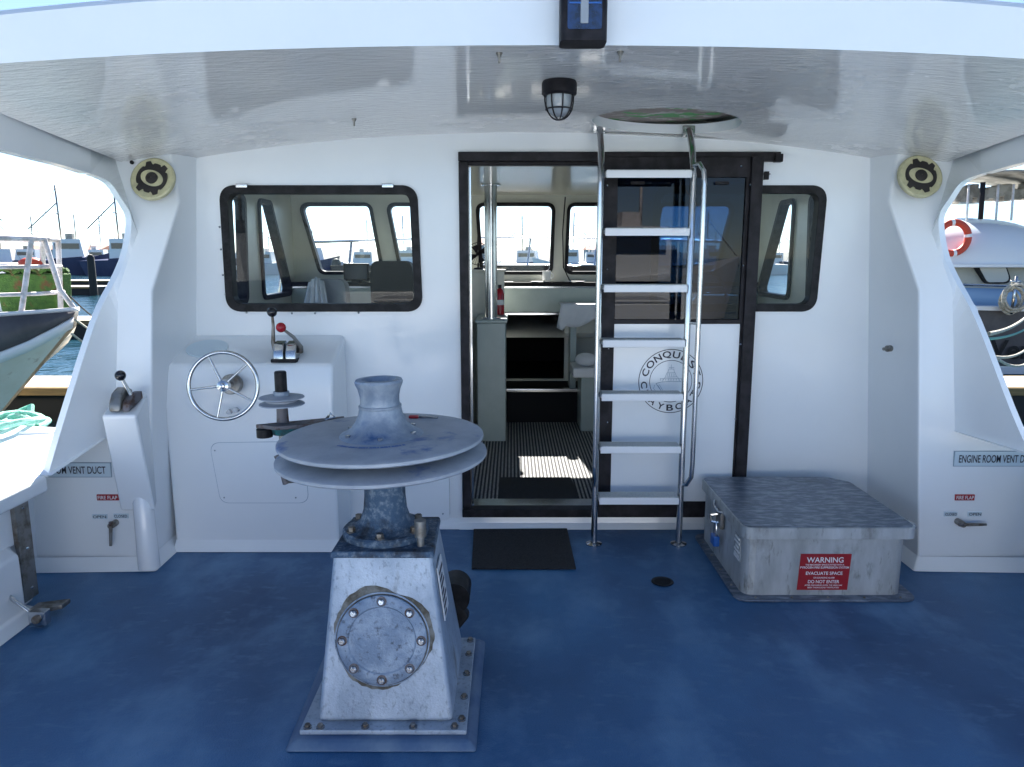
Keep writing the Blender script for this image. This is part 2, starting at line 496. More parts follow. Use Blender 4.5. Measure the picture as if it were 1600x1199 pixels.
def side(sg):
    """pillar, wing panel, roof beam, bulwark of one side; sg=-1 left, +1 right"""
    def H(h, y, z): return Vector((C0 + sg * h, y, z))
    nm = 'left' if sg < 0 else 'right'
    m = MB()
    TO, TI, IC, LO = H(2.09, 3.8, 2.03), H(1.80, 3.8, 2.04), H(1.77, 3.8, 1.77), H(1.92, 3.65, 1.61)
    FI, FO = H(1.80, 3.5, 1.34), H(1.96, 3.5, 1.34)
    BI, BO = H(1.87, 3.4, 0), H(2.47, 3.4, 0)
    JI, JO = H(1.835, 3.45, .67), H(2.01, 3.45, .67)
    WT, WM, WB = H(1.73, YW, 2.05), H(1.80, YW, 1.08), H(1.88, YW, 0)
    OT = H(2.47, 3.45, .67)
    m.add([TO, TI, IC, LO], [(0, 1, 2, 3)])                      # speaker face
    m.add([LO, IC, FI, FO], [(0, 1, 2, 3)])                      # lower facet
    m.add([FO, FI, JI, JO], [(0, 1, 2, 3)])
    m.add([JO, JI, BI, BO, OT], [(0, 1, 2, 3, 4)])
    m.add([TI, WT, IC], [(0, 1, 2)])
    m.add([IC, WT, WM], [(0, 1, 2)])
    m.add([IC, WM, FI], [(0, 1, 2)])
    m.add([FI, WM, WB, JI], [(0, 1, 2, 3)])
    m.add([JI, WB, BI], [(0, 1, 2)])
    # white cove round the foot
    cv = .045
    path = [H(1.88, YW, 0), H(1.87, 3.4, 0), H(2.42, 3.38, 0)]
    inn = [H(1.88 - cv, YW, .003), H(1.87 - cv, 3.4 - cv, .003), H(2.42, 3.38 - cv, .003)]
    up = [H(1.878, YW, .06), H(1.865, 3.40, .06), H(2.42, 3.385, .06)]
    m.add(up + inn, [(0, 1, 4, 3), (1, 2, 5, 4)])
    # wing panel : pillar outer line to the aft edge curve
    inner = [TO, TO.lerp(LO, .33), TO.lerp(LO, .66), LO, LO.lerp(FO, .4), FO, FO.lerp(JO, .33), FO.lerp(JO, .66), JO]
    outer = [H(2.05, 3.52, 1.872), H(2.01, 3.60, 1.843), H(1.96, 3.60, 1.768), H(1.93, 3.62, 1.68), H(1.95, 3.60, 1.53), H(1.98, 3.55, 1.41),
             H(2.02, 3.40, 1.21), H(2.085, 3.20, .80 if sg < 0 else .84), H(2.11, 3.07, .56 if sg < 0 else .655)]
    st(m.obj('wall_' + nm, GEL, bevel=.012, segs=3))
    m = MB()
    def dense(l):
        out = []
        for i in range(len(l) - 1):
            a, b = l[i], l[i + 1]; p = l[max(i - 1, 0)]; q = l[min(i + 2, len(l) - 1)]
            for k in range(4):
                t = k / 4
                out.append(.5 * ((2 * a) + (-p + b) * t + (2 * p - 5 * a + 4 * b - q) * t * t + (-p + 3 * a - 3 * b + q) * t ** 3))
        return out + [l[-1]]
    def lin(l):
        out = []
        for i in range(len(l) - 1):
            for k in range(4): out.append(l[i].lerp(l[i + 1], k / 4))
        return out + [l[-1]]
    di, do = lin(inner), dense(outer)
    off = Vector((sg * .045, .03, 0))
    m.sheet([di, do], False); m.sheet([do, [p + off for p in do]], False); m.sheet([[p + off for p in do], [p + off for p in di]], False)
    # roof beam along the opening
    ys = [2.45, 2.8, 3.15, 3.45, 3.72]
    zt = [2.045, 2.04, 2.03, 2.025, 2.02]; zb = [1.925, 1.915, 1.905, 1.893, 1.875]
    ys = [2.45, 2.8, 3.1, 3.35, 3.6]; hb = [2.11, 2.11, 2.105, 2.085, 2.05]
    rt = [H(2.03 + .012 * i, y, z) for i, (y, z) in enumerate(zip(ys, zt))] + [TO]
    rb = [H(h, y, z) for h, y, z in zip(hb, ys, zb)] + [TO.lerp(do[0], .5)]
    rb[-2] = do[0]
    off = Vector((sg * .05, 0, 0))
    m.sheet([rt[:-1], rb[:-1]]); m.add([rt[-2], do[0], TO], [(0, 1, 2)])
    m.sheet([rb[:-1], [p + off for p in rb[:-1]]])
    m.sheet([[p + off for p in rb[:-1]], [p + off + Vector((0, 0, .35)) for p in rb[:-1]]])
    m.add([rt[0], rb[0], rb[0] + off, rt[0] + off + Vector((sg * .03, 0, 0))], [(0, 1, 2, 3)])
    st(m.obj('wall_wing_' + nm, GEL))
    # bulwark: cap, inner face, steps
    m = MB()
    m.plate([(C0 + sg * 2.10, -2.6), (C0 + sg * 2.58, -2.6), (C0 + sg * 2.58, 3.06), (C0 + sg * 2.10, 3.06)], [], XY, .50, .575)
    m.sheet([[H(2.085, 3.061, .572 if sg < 0 else .665), H(2.0, 3.45, .675)], [H(2.58, 3.061, .575 if sg < 0 else .67), H(2.58, 3.55, .68)]], False)
    st(m.obj('wall_bulwark_cap_' + nm, GEL, bevel=.018, segs=3))
    m = MB()
    m.box(H(2.22, -2.6, 0), H(2.5, 3.06, .499))
    m.box(H(2.42, 3.0, 0), H(2.5, 3.5, .499))
    m.add([H(2.221, -2.6, .30), H(2.221, 2.93, .30), H(2.17, 2.93, .27), H(2.17, -2.6, .27), H(2.17, -2.6, .02), H(2.17, 2.93, .02), H(2.10, 2.97, .003), H(2.10, -2.6, .003), H(2.221, 2.98, .02), H(2.221, 2.99, .3)], [(0, 1, 2, 3), (3, 2, 5, 4), (4, 5, 6, 7), (2, 1, 9, 8, 5), (5, 8, 6)])
    st(m.obj('wall_bulwark_' + nm, GEL, bevel=.015, segs=3))
    # outer hull skin
    m = MB()
    a = [H(2.56, -2.6, .50), H(2.56, 3.5, .52), H(2.5, 5.5, .75), H(1.9, 7.6, .95), H(.9, 9.0, 1.05), H(0, 9.7, 1.1)]
    b = [H(2.35, -2.6, ZW - .2), H(2.35, 3.5, ZW - .2), H(2.2, 5.4, ZW - .2), H(1.4, 7.2, ZW - .2), H(.5, 8.4, ZW - .2), H(0, 8.8, ZW - .2)]
    m.sheet([a, b])
    st(m.obj('wall_hull_' + nm, GEL))


side(-1)
side(1)
m = MB().box((C0 - 2.5, -2.68, -1), (C0 + 2.5, -2.6, 1.0))
st(m.obj('wall_transom', GEL, bevel=.02))
m = MB()
fa = [(2.3, 6.4, .80), (1.9, 7.6, .90), (.9, 9.0, 1.0), (0, 9.6, 1.05)]
m.add([Vector((C0 - h, y, z)) for h, y, z in fa] + [Vector((C0 + h, y, z)) for h, y, z in fa], [(0, 1, 5, 4), (1, 2, 6, 5), (2, 3, 7, 6)])
st(m.obj('foredeck', HULLW))

# ------------------------------------------------------------------ roof / ceiling with its hatch hole


def ceil_z(x, y):
    h = x - C0; t = (y - 2.45) / 1.5
    zc = 2.150 - .028 * t
    k = .055 + .07 * max(0, t)
    return zc - k * (abs(h) / 1.73) ** 2.2


HC = (.72, 3.615); HR = (.345, .285)
outerb = []
NX = 40
for i in range(NX + 1): outerb.append((C0 - 2.04 + 4.08 * i / NX, 2.45))
for i in range(1, 7): outerb.append((C0 + 2.04, 2.45 + 1.55 * i / 6))
for i in range(1, NX + 1): outerb.append((C0 + 2.04 - 4.08 * i / NX, 4.0))
for i in range(1, 6): outerb.append((C0 - 2.04, 4.0 - 1.55 * i / 6))
bm = bmesh.new()
# a grid ceiling; cells inside the hatch replaced by a ring
m = MB()
hx0, hx1, hy0, hy1 = HC[0] - HR[0] - .03, HC[0] + HR[0] + .03, HC[1] - HR[1] - .03, HC[1] + HR[1] + .03
xs = sorted(set([C0 - 2.04 + i * 4.08 / 36 for i in range(37) if not (hx0 < C0 - 2.04 + i * 4.08 / 36 < hx1)] + [hx0, hx1]))
ys = sorted(set([2.45 + i * 1.55 / 10 for i in range(11) if not (hy0 < 2.45 + i * 1.55 / 10 < hy1)] + [hy0, hy1]))
for i in range(len(xs) - 1):
    for j in range(len(ys) - 1):
        if xs[i] >= hx0 - 1e-6 and xs[i + 1] <= hx1 + 1e-6 and ys[j] >= hy0 - 1e-6 and ys[j + 1] <= hy1 + 1e-6: continue
        q = [(xs[i], ys[j]), (xs[i + 1], ys[j]), (xs[i + 1], ys[j + 1]), (xs[i], ys[j + 1])]
        m.add([Vector((x, y, ceil_z(x, y))) for x, y in q], [(0, 1, 2, 3)], True)
nn = 48
ring_o, ring_i = [], []
for k in range(nn):
    a = 2 * PI * k / nn; ca, sa = math.cos(a), math.sin(a)
    ix, iy = HC[0] + HR[0] * ca, HC[1] + HR[1] * sa
    t = min((hx1 - HC[0]) / abs(ca) if abs(ca) > 1e-6 else 9, (hy1 - HC[1]) / abs(sa) if abs(sa) > 1e-6 else 9)
    # snap towards the square border
    ox, oy = HC[0] + t * ca, HC[1] + t * sa
    ring_i.append(Vector((ix, iy, ceil_z(ix, iy)))); ring_o.append(Vector((ox, oy, ceil_z(ox, oy))))
m.add(ring_i + ring_o, [(k, (k + 1) % nn, nn + (k + 1) % nn, nn + k) for k in range(nn)], True)
cor = [(hx1, hy1), (hx0, hy1), (hx0, hy0), (hx1, hy0)]
for (cx, cy) in cor:
    an = math.atan2(cy - HC[1], cx - HC[0]) % (2 * PI)
    k = int(an / (2 * PI / nn)) % nn
    m.add([ring_o[k], Vector((cx, cy, ceil_z(cx, cy))), ring_o[(k + 1) % nn]], [(0, 1, 2)], True)
st(m.obj('ceiling', CEIL))
# hatch collar and top deck
m = MB()
up = [p + Vector((0, 0, .045)) for p in ring_i]
m.add(ring_i + up, [(k, (k + 1) % nn, nn + (k + 1) % nn, nn + k) for k in range(nn)], True)
hat = thing('roof_hatch', 'oval roof hatch above the ladder with streaky green and brown cover', 'hatch', (HC[0], HC[1], 2.1))
m.obj('collar', GEL, hat)
camo = mat('streaked_cover', (0.34, 0.27, 0.23), 0.5, var=(.08, .42, .10), vscale=4.5, vstretch=(1, 2, 1), vlo=.52, vhi=.56, var2=(.62, .57, .54), v2scale=11, v2lo=.55, v2hi=.62, detail=2)
MB().lathe([(0.001, 0), (1, 0), (1, .012), (.001, .012)], (HC[0], HC[1], 2.168), sx=HR[0] + .02, sy=HR[1] + .02).obj('cover', camo, hat)
# roof slab: fascia + top
m = MB()
fr, bk = [], []
N = 48
for i in range(N + 1):
    h = -2.10 + 4.2 * i / N; x = C0 + h
    zb = ceil_z(x, 2.45); zt = 2.335 - .085 * (abs(h) / 1.7) ** 2
    fr.append((Vector((x, 2.45, zb - .004)), Vector((x, 2.44, zt - .02)), Vector((x, 2.46, zt)), Vector((x, 6.67, zt)), Vector((x, 6.67, 2.06))))
m.sheet(fr)
for e in (fr[0], fr[-1]): m.add([e[0], e[1], e[2], e[3], e[4]], [(0, 1, 2, 3, 4)])
st(m.obj('roof', GEL))

# ------------------------------------------------------------------ aft bulkhead with window and door openings
WL = px2([(343, 290), (652, 290), (661, 487), (355, 487)], YW)
WR = px2([(1022, 290), (1293, 290), (1274, 487), (1013, 487)], YW)
dl, dr = P(722, 400, y=YW).x, P(960, 400, y=YW).x
dz0, dz1 = P(800, 803, y=YW).z, P(800, 243, y=YW).z
dh = [(dl, dz0), (dr, dz0), (dr, dz1), (dl, dz1)]
o = [(C0 - 1.90, -.02), (C0 + 1.90, -.02)] + [(C0 + 1.83 - 3.66 * i / 30, ceil_z(C0 + 1.83 - 3.66 * i / 30, YW) + .03) for i in range(31)]
m = MB().plate(o, [rpoly(inset(WL, .02), .07), rpoly(inset(WR, .02), .07), dh], XZ, YW, YW + .05)
for a, b in ((C0 - 1.88, dl - .03), (dr + .03, C0 + 1.88)):
    m.add([(a, YW - .0, .055), (b, YW, .055), (b, YW - .012, .02), (a, YW - .012, .02), (a, YW - .04, .003), (b, YW - .04, .003)], [(0, 1, 2, 3), (3, 2, 5, 4)], True)
m.add([(dl - .03, YW - .045, .003), (dr + .6, YW - .045, .003), (dr + .6, YW - .012, .03), (dl - .03, YW - .012, .03), (dl - .03, YW + .0, dz0 + .01), (dr + .6, YW + .0, dz0 + .01)], [(0, 1, 2, 3), (3, 2, 5, 4)], True)
st(m.obj('wall_aft', GEL))


def window(corners, label, y0, y1, gm, rr=.075, band=.034, latches=(), name='window'):
    c = Vector(((corners[0][0] + corners[2][0]) / 2, YW, min(p[1] for p in corners)))
    t = thing(name, label, 'window', c)
    outr = rpoly(corners, rr, 8); inn = rpoly(inset(corners, band), rr * .62, 8)
    MB().plate(outr, [inn], XZ, y0, y1).obj('frame', RUBBER, t, bevel=.006)
    MB().plate(inn, [], XZ, (y0 + y1) / 2, (y0 + y1) / 2).obj('pane', gm, t)
    return t


wl = window(WL, 'wide black framed window left of the door, above the steering wheel', YW - .016, YW + .055, GLASS, band=.042)
wr = window(WR, 'wide black framed window on the right, half hidden by the tinted sliding door', YW - .012, YW + .055, GLASS, band=.040)
for px in (378, 606):
    a = P(px, 290, y=YW - .02)
    MB().box((a.x - .03, YW - .03, a.z - .012), (a.x + .03, YW - .016, a.z + .008)).obj('hinge', STEEL, wl, bevel=.003)
for (a, b) in ((343, 355), (345, 390), (348, 430), (352, 460), (385, 489), (456, 490), (492, 490), (560, 489)):
    q = P(a, b, y=YW - .018); MB().ball(q, .006, 8).obj('screw', STEEL, wl)

# ------------------------------------------------------------------ door frame, track, sliding leaf
fr_t = thing('door_frame', 'black aluminium door frame with sill, round the open cabin doorway', 'door frame', (0.0, YW, 0.02))
x0, x1 = P(717, 300, y=YW - .02).x, P(731, 300, y=YW - .02).x
zt = P(800, 238, y=YW - .03).z
MB().box((x0, YW - .03, dz0 - .012), (x1, YW + .06, zt - .045)).obj('jamb', BLACK, fr_t, bevel=.004)
MB().box((x0, YW - .05, zt - .046), (P(1222, 240, y=YW - .06).x, YW + .0, zt)).obj('track', BLACK, fr_t, bevel=.004)
MB().box((x0, YW + .001, zt - .06), (dr + .01, YW + .06, zt - .001)).obj('head', BLACK, fr_t, bevel=.004)
MB().box((x0, YW - .05, P(0, 809, y=YW - .05).z), (P(1100, 800, y=YW - .05).x, YW + .03, P(0, 797, y=YW - .05).z)).obj('sill', BLACK, fr_t, bevel=.004)
MB().box((x1, YW + .031, dz0 - .01), (dr, YW + .16, dz0 + .035)).obj('threshold', STEEL, fr_t, bevel=.004)
MB().box((x1 + .001, YW + .055, dz0 + .03), (x1 + .012, YW + .075, zt - .06)).obj('jamb_seal', STEEL, fr_t)
tx = P(1222, 240, y=YW - .06)
MB().box((tx.x - .035, YW - .07, zt - .052), (tx.x + .005, YW - .03, zt - .012)).obj('end_stop', BLACK, fr_t, bevel=.003)

YD = YW - .058
lf = thing('sliding_door', 'slid open black framed door with tinted glass and white lower panel behind the ladder', 'door', (P(1050, 500, y=YD).x, YD, .1))
lx0, lx1 = P(938, 500, y=YD).x, P(1171, 500, y=YD).x
lz0, lz1 = P(0, 806, y=YD).z, P(0, 246, y=YD).z
gx0, gx1 = P(962, 400, y=YD).x, P(1158, 400, y=YD).x
px0, px1 = P(957, 600, y=YD).x, P(1150, 600, y=YD).x
gz0, gz1 = P(0, 499, y=YD).z, P(0, 278, y=YD).z
pz0, pz1 = P(0, 782, y=YD).z, P(0, 506, y=YD).z
lx1 += .012
MB().plate([(lx0, lz0), (lx1, lz0), (lx1, lz1), (lx0, lz1)], [[(gx0, gz0), (gx1, gz0), (gx1, gz1), (gx0, gz1)], [(px0, pz0), (px1, pz0), (px1, pz1), (px0, pz1)]], XZ, YD - .022, YD + .006).obj('leaf_frame', BLACK, lf, bevel=.003)
MB().box((gx0, YD - .009, gz0), (gx1, YD - .006, gz1)).obj('pane', TINT, lf)
GELP = GEL
pn = MB().box((px0, YD - .016, pz0), (px1, YD, pz1)).obj('panel', GELP, lf)
MB().box((lx1 - .055, YD - .045, lz0 + .1), (lx1 + .005, YD - .022, lz1)).obj('pull_stile', BLACK, lf, bevel=.004)
q = P(1196, 275, y=YD)
MB().box((q.x - .01, YD - .02, q.z - .02), (q.x + .012, YD, q.z + .02)).box((q.x - .03, YD - .015, q.z + .005), (q.x + .02, YD - .01, q.z + .01)).obj('catch', BLACK, lf)
for (a, b) in ((1158, 260), (1172, 289), (1161, 415), (1157, 538), (1149, 655), (949, 290), (949, 421), (951, 545), (949, 660)):
    q = P(a, b, y=YD - .046 if a > 1100 else YD - .023); MB().ball(q, .0055, 8).obj('screw', STEEL, lf)
for a in (996, 1128):
    q = P(a, 286, y=YD - .02); MB().box((q.x - .035, YD - .028, q.z - .008), (q.x + .035, YD - .0225, q.z + .006)).obj('latch', BLACK, lf)
q = P(1065, 257, y=YW - .052)
MB().box((q.x - .05, YW - .056, q.z - .017), (q.x + .05, YW - .051, q.z + .017)).obj('notice', RED, fr_t)
nt_ = text_mb('AUTHORISED', .085, .010, lambda u, v: Vector((q.x + u, YW - .0575, q.z + .006 + v)))
nt_.obj('lettering', WHITE, fr_t)
text_mb('PERSONNEL ONLY', .085, .008, lambda u, v: Vector((q.x + u, YW - .0575, q.z - .008 + v))).obj('lettering', WHITE, fr_t)

# round emblem on the door panel
lc = P(1048, 596, y=YD - .017); yl = YD - .0175
rl = .172
emb = MB()
for r0, r1 in ((rl, rl - .004), (rl * .66, rl * .66 - .003)):
    vs = [Vector((lc.x + r * math.cos(2 * PI * k / 72), yl, lc.z + r * math.sin(2 * PI * k / 72))) for r in (r0, r1) for k in range(72)]
    emb.add(vs, [(k, (k + 1) % 72, 72 + (k + 1) % 72, 72 + k) for k in range(72)])


def arc_text(word, a0, a1, r, flip, size):
    n = len(word)
    for i, ch in enumerate(word):
        a = R(a0 + (a1 - a0) * i / (n - 1))
        rot = a - PI / 2 if not flip else a + PI / 2
        cx, cz = lc.x + r * math.cos(a), lc.z + r * math.sin(a)
        wd = size * (.55 if ch in 'I' else 1.25 if ch in 'OQ' else 1.08)
        t = text_mb(ch, wd, size * (1.0 if ch != 'Q' else 1.1), lambda u, v: Vector((cx + u * math.cos(rot) - v * math.sin(rot), yl, cz + u * math.sin(rot) + v * math.cos(rot))), bold=.02)
        emb.v += []
        emb.add(t.v, t.f)


arc_text('CONQUEST', 161, 19, rl * .83, False, .036)
arc_text('CRAYBOATS', 188, 352, rl * .83, True, .034)
emb.obj('emblem_ring', INK, pn, weld=False)
boat = MB()


def line2(pts, wdt=.0022):
    for i in range(len(pts) - 1):
        a, b = Vector(pts[i]), Vector(pts[i + 1]); t = (b - a).normalized(); nrm = Vector((-t.y, t.x)) * wdt / 2
        boat.add([Vector((lc.x + p.x, yl, lc.z + p.y)) for p in (a - nrm, b - nrm, b + nrm, a + nrm)], [(0, 1, 2, 3)])


line2([(-.078, -.012), (-.05, -.004), (0, .0), (.05, -.002), (.085, -.008)], .003)
line2([(-.078, -.012), (-.05, -.05), (-.02, -.07), (.04, -.075), (.085, -.06)], .003)
line2([(-.085, -.02), (-.09, -.04), (-.06, -.07), (-.02, -.085)])
line2([(-.068, -.02), (-.045, -.058)]); line2([(-.06, -.018), (-.035, -.06)])
line2([(-.045, 0), (-.03, .022), (.035, .024), (.05, 0)]); line2([(-.03, .022), (-.022, .045), (.022, .046), (.03, .023)])
line2([(-.018, .046), (-.012, .066), (.014, .066), (.018, .046)]); line2([(-.012, .074), (.016, .074)]); line2([(0, .066), (0, .09)])
for i in range(9): line2([(-.055 + i * .014, .004), (-.055 + i * .014, .014)])
line2([(-.058, .014), (.06, .014)])
for i in range(4): line2([(-.02 + i * .012, .026), (-.02 + i * .012, .042)])
boat.obj('emblem_boat', LBLEDGE, pn, weld=False)

# ------------------------------------------------------------------ cabin interior
FY = 6.6
m = MB()
XL, XR = C0 - 2.03, C0 + 2.03
fw = [(-1.84, -1.22), (-1.08, -.42), (-.30, .38), (.50, 1.16), (1.30, 1.95)]
holes = []
fc = []
for i, (a, b) in enumerate(fw):
    sl_ = (i - 2) * .04
    dx_ = (.12, .07, -.0, -.06, -.12)[i]
    c4 = [(a - .02, 1.955), (b, 1.955), (b + dx_ - .02, 1.335), (a + dx_ + .02, 1.335)]
    fc.append(c4); holes.append(rpoly(inset(c4, .01), .05))
comp = [(-.08, .40), (.47, .40), (.47, 1.0), (-.08, 1.0)]
m.plate([(XL, .05), (XR, .05), (XR, 2.06), (XL, 2.06)], holes + [comp], XZ, FY, FY + .05)
st(m.obj('wall_front', GELIN))
for i, c4 in enumerate(fc):
    lab = ['front cabin window at the far left corner, seen through the wide left window', 'front cabin window behind the black helm seat',
           'front cabin window seen behind the chrome pole in the doorway', 'front cabin window seen at the right of the doorway beside the ladder',
           'front cabin window at the far right corner, seen through the right window'][i]
    t = window(c4, lab, FY - .02, FY + .055, GLASSF, .07, .03)
# side walls of the cabin, two windows each
for sg, xw in ((-1, XL), (1, XR)):
    wa = [(4.28, 1.93), (5.45, 1.93), (5.38, 1.16), (4.28, 1.16)]
    wb = [(5.72, 1.93), (6.02, 1.93), (6.50, 1.16), (5.72, 1.16)]
    m = MB().plate([(YW + .05, .05), (FY, .05), (FY, 2.06), (YW + .05, 2.06)], [rpoly(inset(wa, .01), .05), rpoly(inset(wb, .01), .05)], YZ, xw, xw + sg * .05)
    st(m.obj('wall_side_left' if sg < 0 else 'wall_side_right', GELIN))
    for k, cc in enumerate((wa, wb)):
        t = thing('window', ('aft' if k == 0 else 'forward') + ' side window of the cabin in the %s wall' % ('left' if sg < 0 else 'right'), 'window', (xw, cc[0][0], 1.16))
        MB().plate(rpoly(cc, .07), [rpoly(inset(cc, .035), .045)], YZ, xw - sg * .02, xw + sg * .055).obj('frame', RUBBER, t, bevel=.004)
        MB().plate(rpoly(inset(cc, .03), .045), [], YZ, xw + sg * .02, xw + sg * .02).obj('pane', GLASSF, t)
m = MB().box((XL, YW + .05, 2.02), (XR, FY, 2.06))
st(m.obj('ceiling_cabin', SOFF))
m = MB().box((XL, YW + .05, .02), (XR, FY + .05, .10))
st(m.obj('floor_cabin', CARPET))
# forward raised sole (dark), step
m = MB().box((XL, 6.16, .101), (XR, FY + 1.6, .385))
st(m.obj('floor_raised', DARKV))
t = MB().box((-.08, 6.135, .365), (.62, 6.18, .395)).obj('step_edge', STEEL, bevel=.004)
tag(t, 'pale metal edge of the step below the dark forward opening', 'step edge')
m = MB().box((XL, 7.9, .2), (XR, 7.95, 1.4)).box((XL, FY + .05, 1.0), (XR, 7.9, 1.04))
st(m.obj('wall_forepeak', DARKV))
# dash
t = thing('dashboard', 'long grey dashboard below the front cabin windows', 'dashboard', (C0, 6.4, 1.0))
MB().box((XL + .005, 6.45, 1.012), (XR - .005, FY - .022, 1.24)).obj('fascia', CABGREY, t, bevel=.01)
MB().box((XL + .005, 6.41, 1.242), (XR - .005, FY - .024, 1.275)).obj('top', DARKV, t, bevel=.008)
MB().box((XL + .006, 6.43, 1.225), (XR - .006, 6.449, 1.239)).obj('trim', STEEL, t)
MB().box((-.08, 6.43, .995), (.48, 6.45, 1.010)).obj('lower_trim', STEEL, t)
# cabinets beside the doorway
t = thing('cabinet', 'grey green cabinet with raised back, at the foot of the chrome pole', 'cabinet', (-.22, 5.75, .1))
a = P(745, 505, y=5.5); b = P(790, 505, y=5.5)
MB().box((a.x, 5.5, .1), (b.x, 6.1, a.z)).obj('body', CABGREY, t, bevel=.008)
MB().box((a.x - .012, 5.485, a.z), (b.x + .012, 6.1, a.z + .022)).obj('top', CABGREY, t, bevel=.006)
c_ = P(742, 425, y=6.12)
MB().box((a.x - .30, 6.101, .1), (P(788, 430, y=6.1).x, 6.134, c_.z)).obj('back_panel', GELIN, t, bevel=.006)
MB().box((a.x - .30, 6.09, c_.z), (P(790, 430, y=6.1).x, 6.16, c_.z + .02)).obj('shelf', GELIN, t, bevel=.004)
MB().box((-1.0, 5.9, .1), (a.x - .06, 6.1, 1.0)).obj('side_body', GELIN, t, bevel=.01)
pl = P(767, 400, y=5.62)
t = thing('chrome_pole', 'polished steel pole from cabinet top to cabin ceiling', 'pole', (pl.x, 5.62, a.z))
MB().tube([(pl.x, 5.62, a.z + .022), (pl.x, 5.62, 2.012)], .047, 28).obj('tube', STEEL, t)
MB().lathe([(.047, 0), (.075, 0), (.075, .008), (.047, .008)], (pl.x, 5.62, 2.01)).obj('flange', STEEL, t)
MB().lathe([(.047, 0), (.075, 0), (.075, .008), (.047, .008)], (pl.x, 5.62, a.z + .023)).obj('flange', STEEL, t)
# extinguisher
q = P(781, 455, y=6.0)
t = thing('fire_extinguisher', 'small red fire extinguisher standing right of the chrome pole', 'fire extinguisher', (q.x, 6.0, a.z + .022))
zq = a.z + .023
MB().lathe([(.001, 0), (.035, 0), (.035, .17), (.025, .20), (.010, .215), (.001, .215)], (q.x, 6.0, zq), 24).obj('body', KNOBR, t)
MB().lathe([(.0355, .08), (.0355, .12)], (q.x, 6.0, zq), 24).obj('label_band', WHITE, t)
MB().box((q.x - .014, 5.98, zq + .215), (q.x + .014, 6.02, zq + .24)).obj('valve', BLACK, t)
# fan
q = P(746, 405, y=6.0)
zf = c_.z + .02
t = thing('desk_fan', 'small black caged fan on the shelf left of the chrome pole', 'fan', (q.x, 6.12, zf))
m = MB()
for k in range(12):
    a_ = PI * k / 12
    m.tube([Vector((q.x + .09 * math.cos(s_) * math.cos(a_), 6.12 - .045 * math.sin(s_) + 0 * a_, zf + .125 + .09 * math.cos(s_) * math.sin(a_))) for s_ in [PI * j / 10 for j in range(11)]], .0016, 5)
m.tube([Vector((q.x + .09 * math.cos(s_), 6.12, zf + .125 + .09 * math.sin(s_))) for s_ in [2 * PI * j / 30 for j in range(30)]], .003, 6, closed=True)
m.obj('cage', BLACK, t)
m = MB()
for k in range(4):
    a_ = PI / 2 * k + .4
    m.add([Vector((q.x + r * math.cos(a_ + o_), 6.12 + yy, zf + .125 + r * math.sin(a_ + o_))) for r, o_, yy in ((.01, 0, 0), (.075, -.35, -.012), (.078, .4, .012), (.02, .8, .006))], [(0, 1, 2, 3)])
m.obj('blade', BLACK, t, solid=.002)
MB().lathe([(.001, 0), (.04, 0), (.035, .012), (.008, .016), (.008, .05)], (q.x, 6.13, zf), 20).obj('stand', BLACK, t)
# helm seats


def seat(px0, px1, pyt, y, cover, label, nm):
    a, b = P(px0, pyt, y=y), P(px1, pyt, y=y)
    w_ = b.x - a.x; cx = (a.x + b.x) / 2; zt = a.z
    t = thing(nm, label, 'seat', (cx, y, .1))
    prof = rpoly([(-w_ / 2 * .92, zt - .72), (w_ / 2 * .92, zt - .72), (w_ / 2, zt - .1), (w_ / 2 * .9, zt), (-w_ / 2 * .9, zt), (-w_ / 2, zt - .1)], .05)
    MB().plate([(cx + u, v) for u, v in prof], [], XZ, y, y + .13).obj('backrest', VINYL, t, bevel=.03, segs=4)
    MB().box((cx - w_ / 2, y + .12, zt - .62), (cx + w_ / 2, y + .62, zt - .48)).obj('cushion', VINYL, t, bevel=.03, segs=3)
    MB().lathe([(.2, 0), (.2, .02), (.05, .03), (.05, zt - .72)], (cx, y + .33, .1), 24).obj('pedestal', STEEL, t)
    MB().box((cx - w_ * .42, y - .004, zt - .30), (cx + w_ * .42, y + .002, zt - .29)).obj('seam', BLACK, t)
    if cover:
        rows = []
        for j in range(9):
            v = j / 8; row = []
            for i in range(19):
                u = i / 18 * 2 - 1
                wj = w_ * .5 * (.45 + .75 * v) * (1 + .05 * math.sin(9 * u + 4 * v))
                row.append(Vector((cx - .08 + u * wj, y - .035 - .05 * v - .02 * math.sin(13 * u + 2 * v), zt + .02 - .40 * v - .04 * abs(u))))
            rows.append(row)
        c = MB().sheet(rows).obj('seat_cover', CLOTH, solid=.01)
        tag(c, 'white cloth thrown over the grey cabin seat behind the left window', 'cloth')
    return t


seat(577, 645, 408, 5.2, False, 'black high backed helm seat behind the wide left window', 'helm_chair')
s2 = seat(488, 540, 437, 5.4, True, 'grey seat with white cloth over it, left of the black helm seat', 'cabin_chair')
for ch in s2.children:
    if ch.name.startswith('backrest'): ch.data.materials[0] = CLOTHG
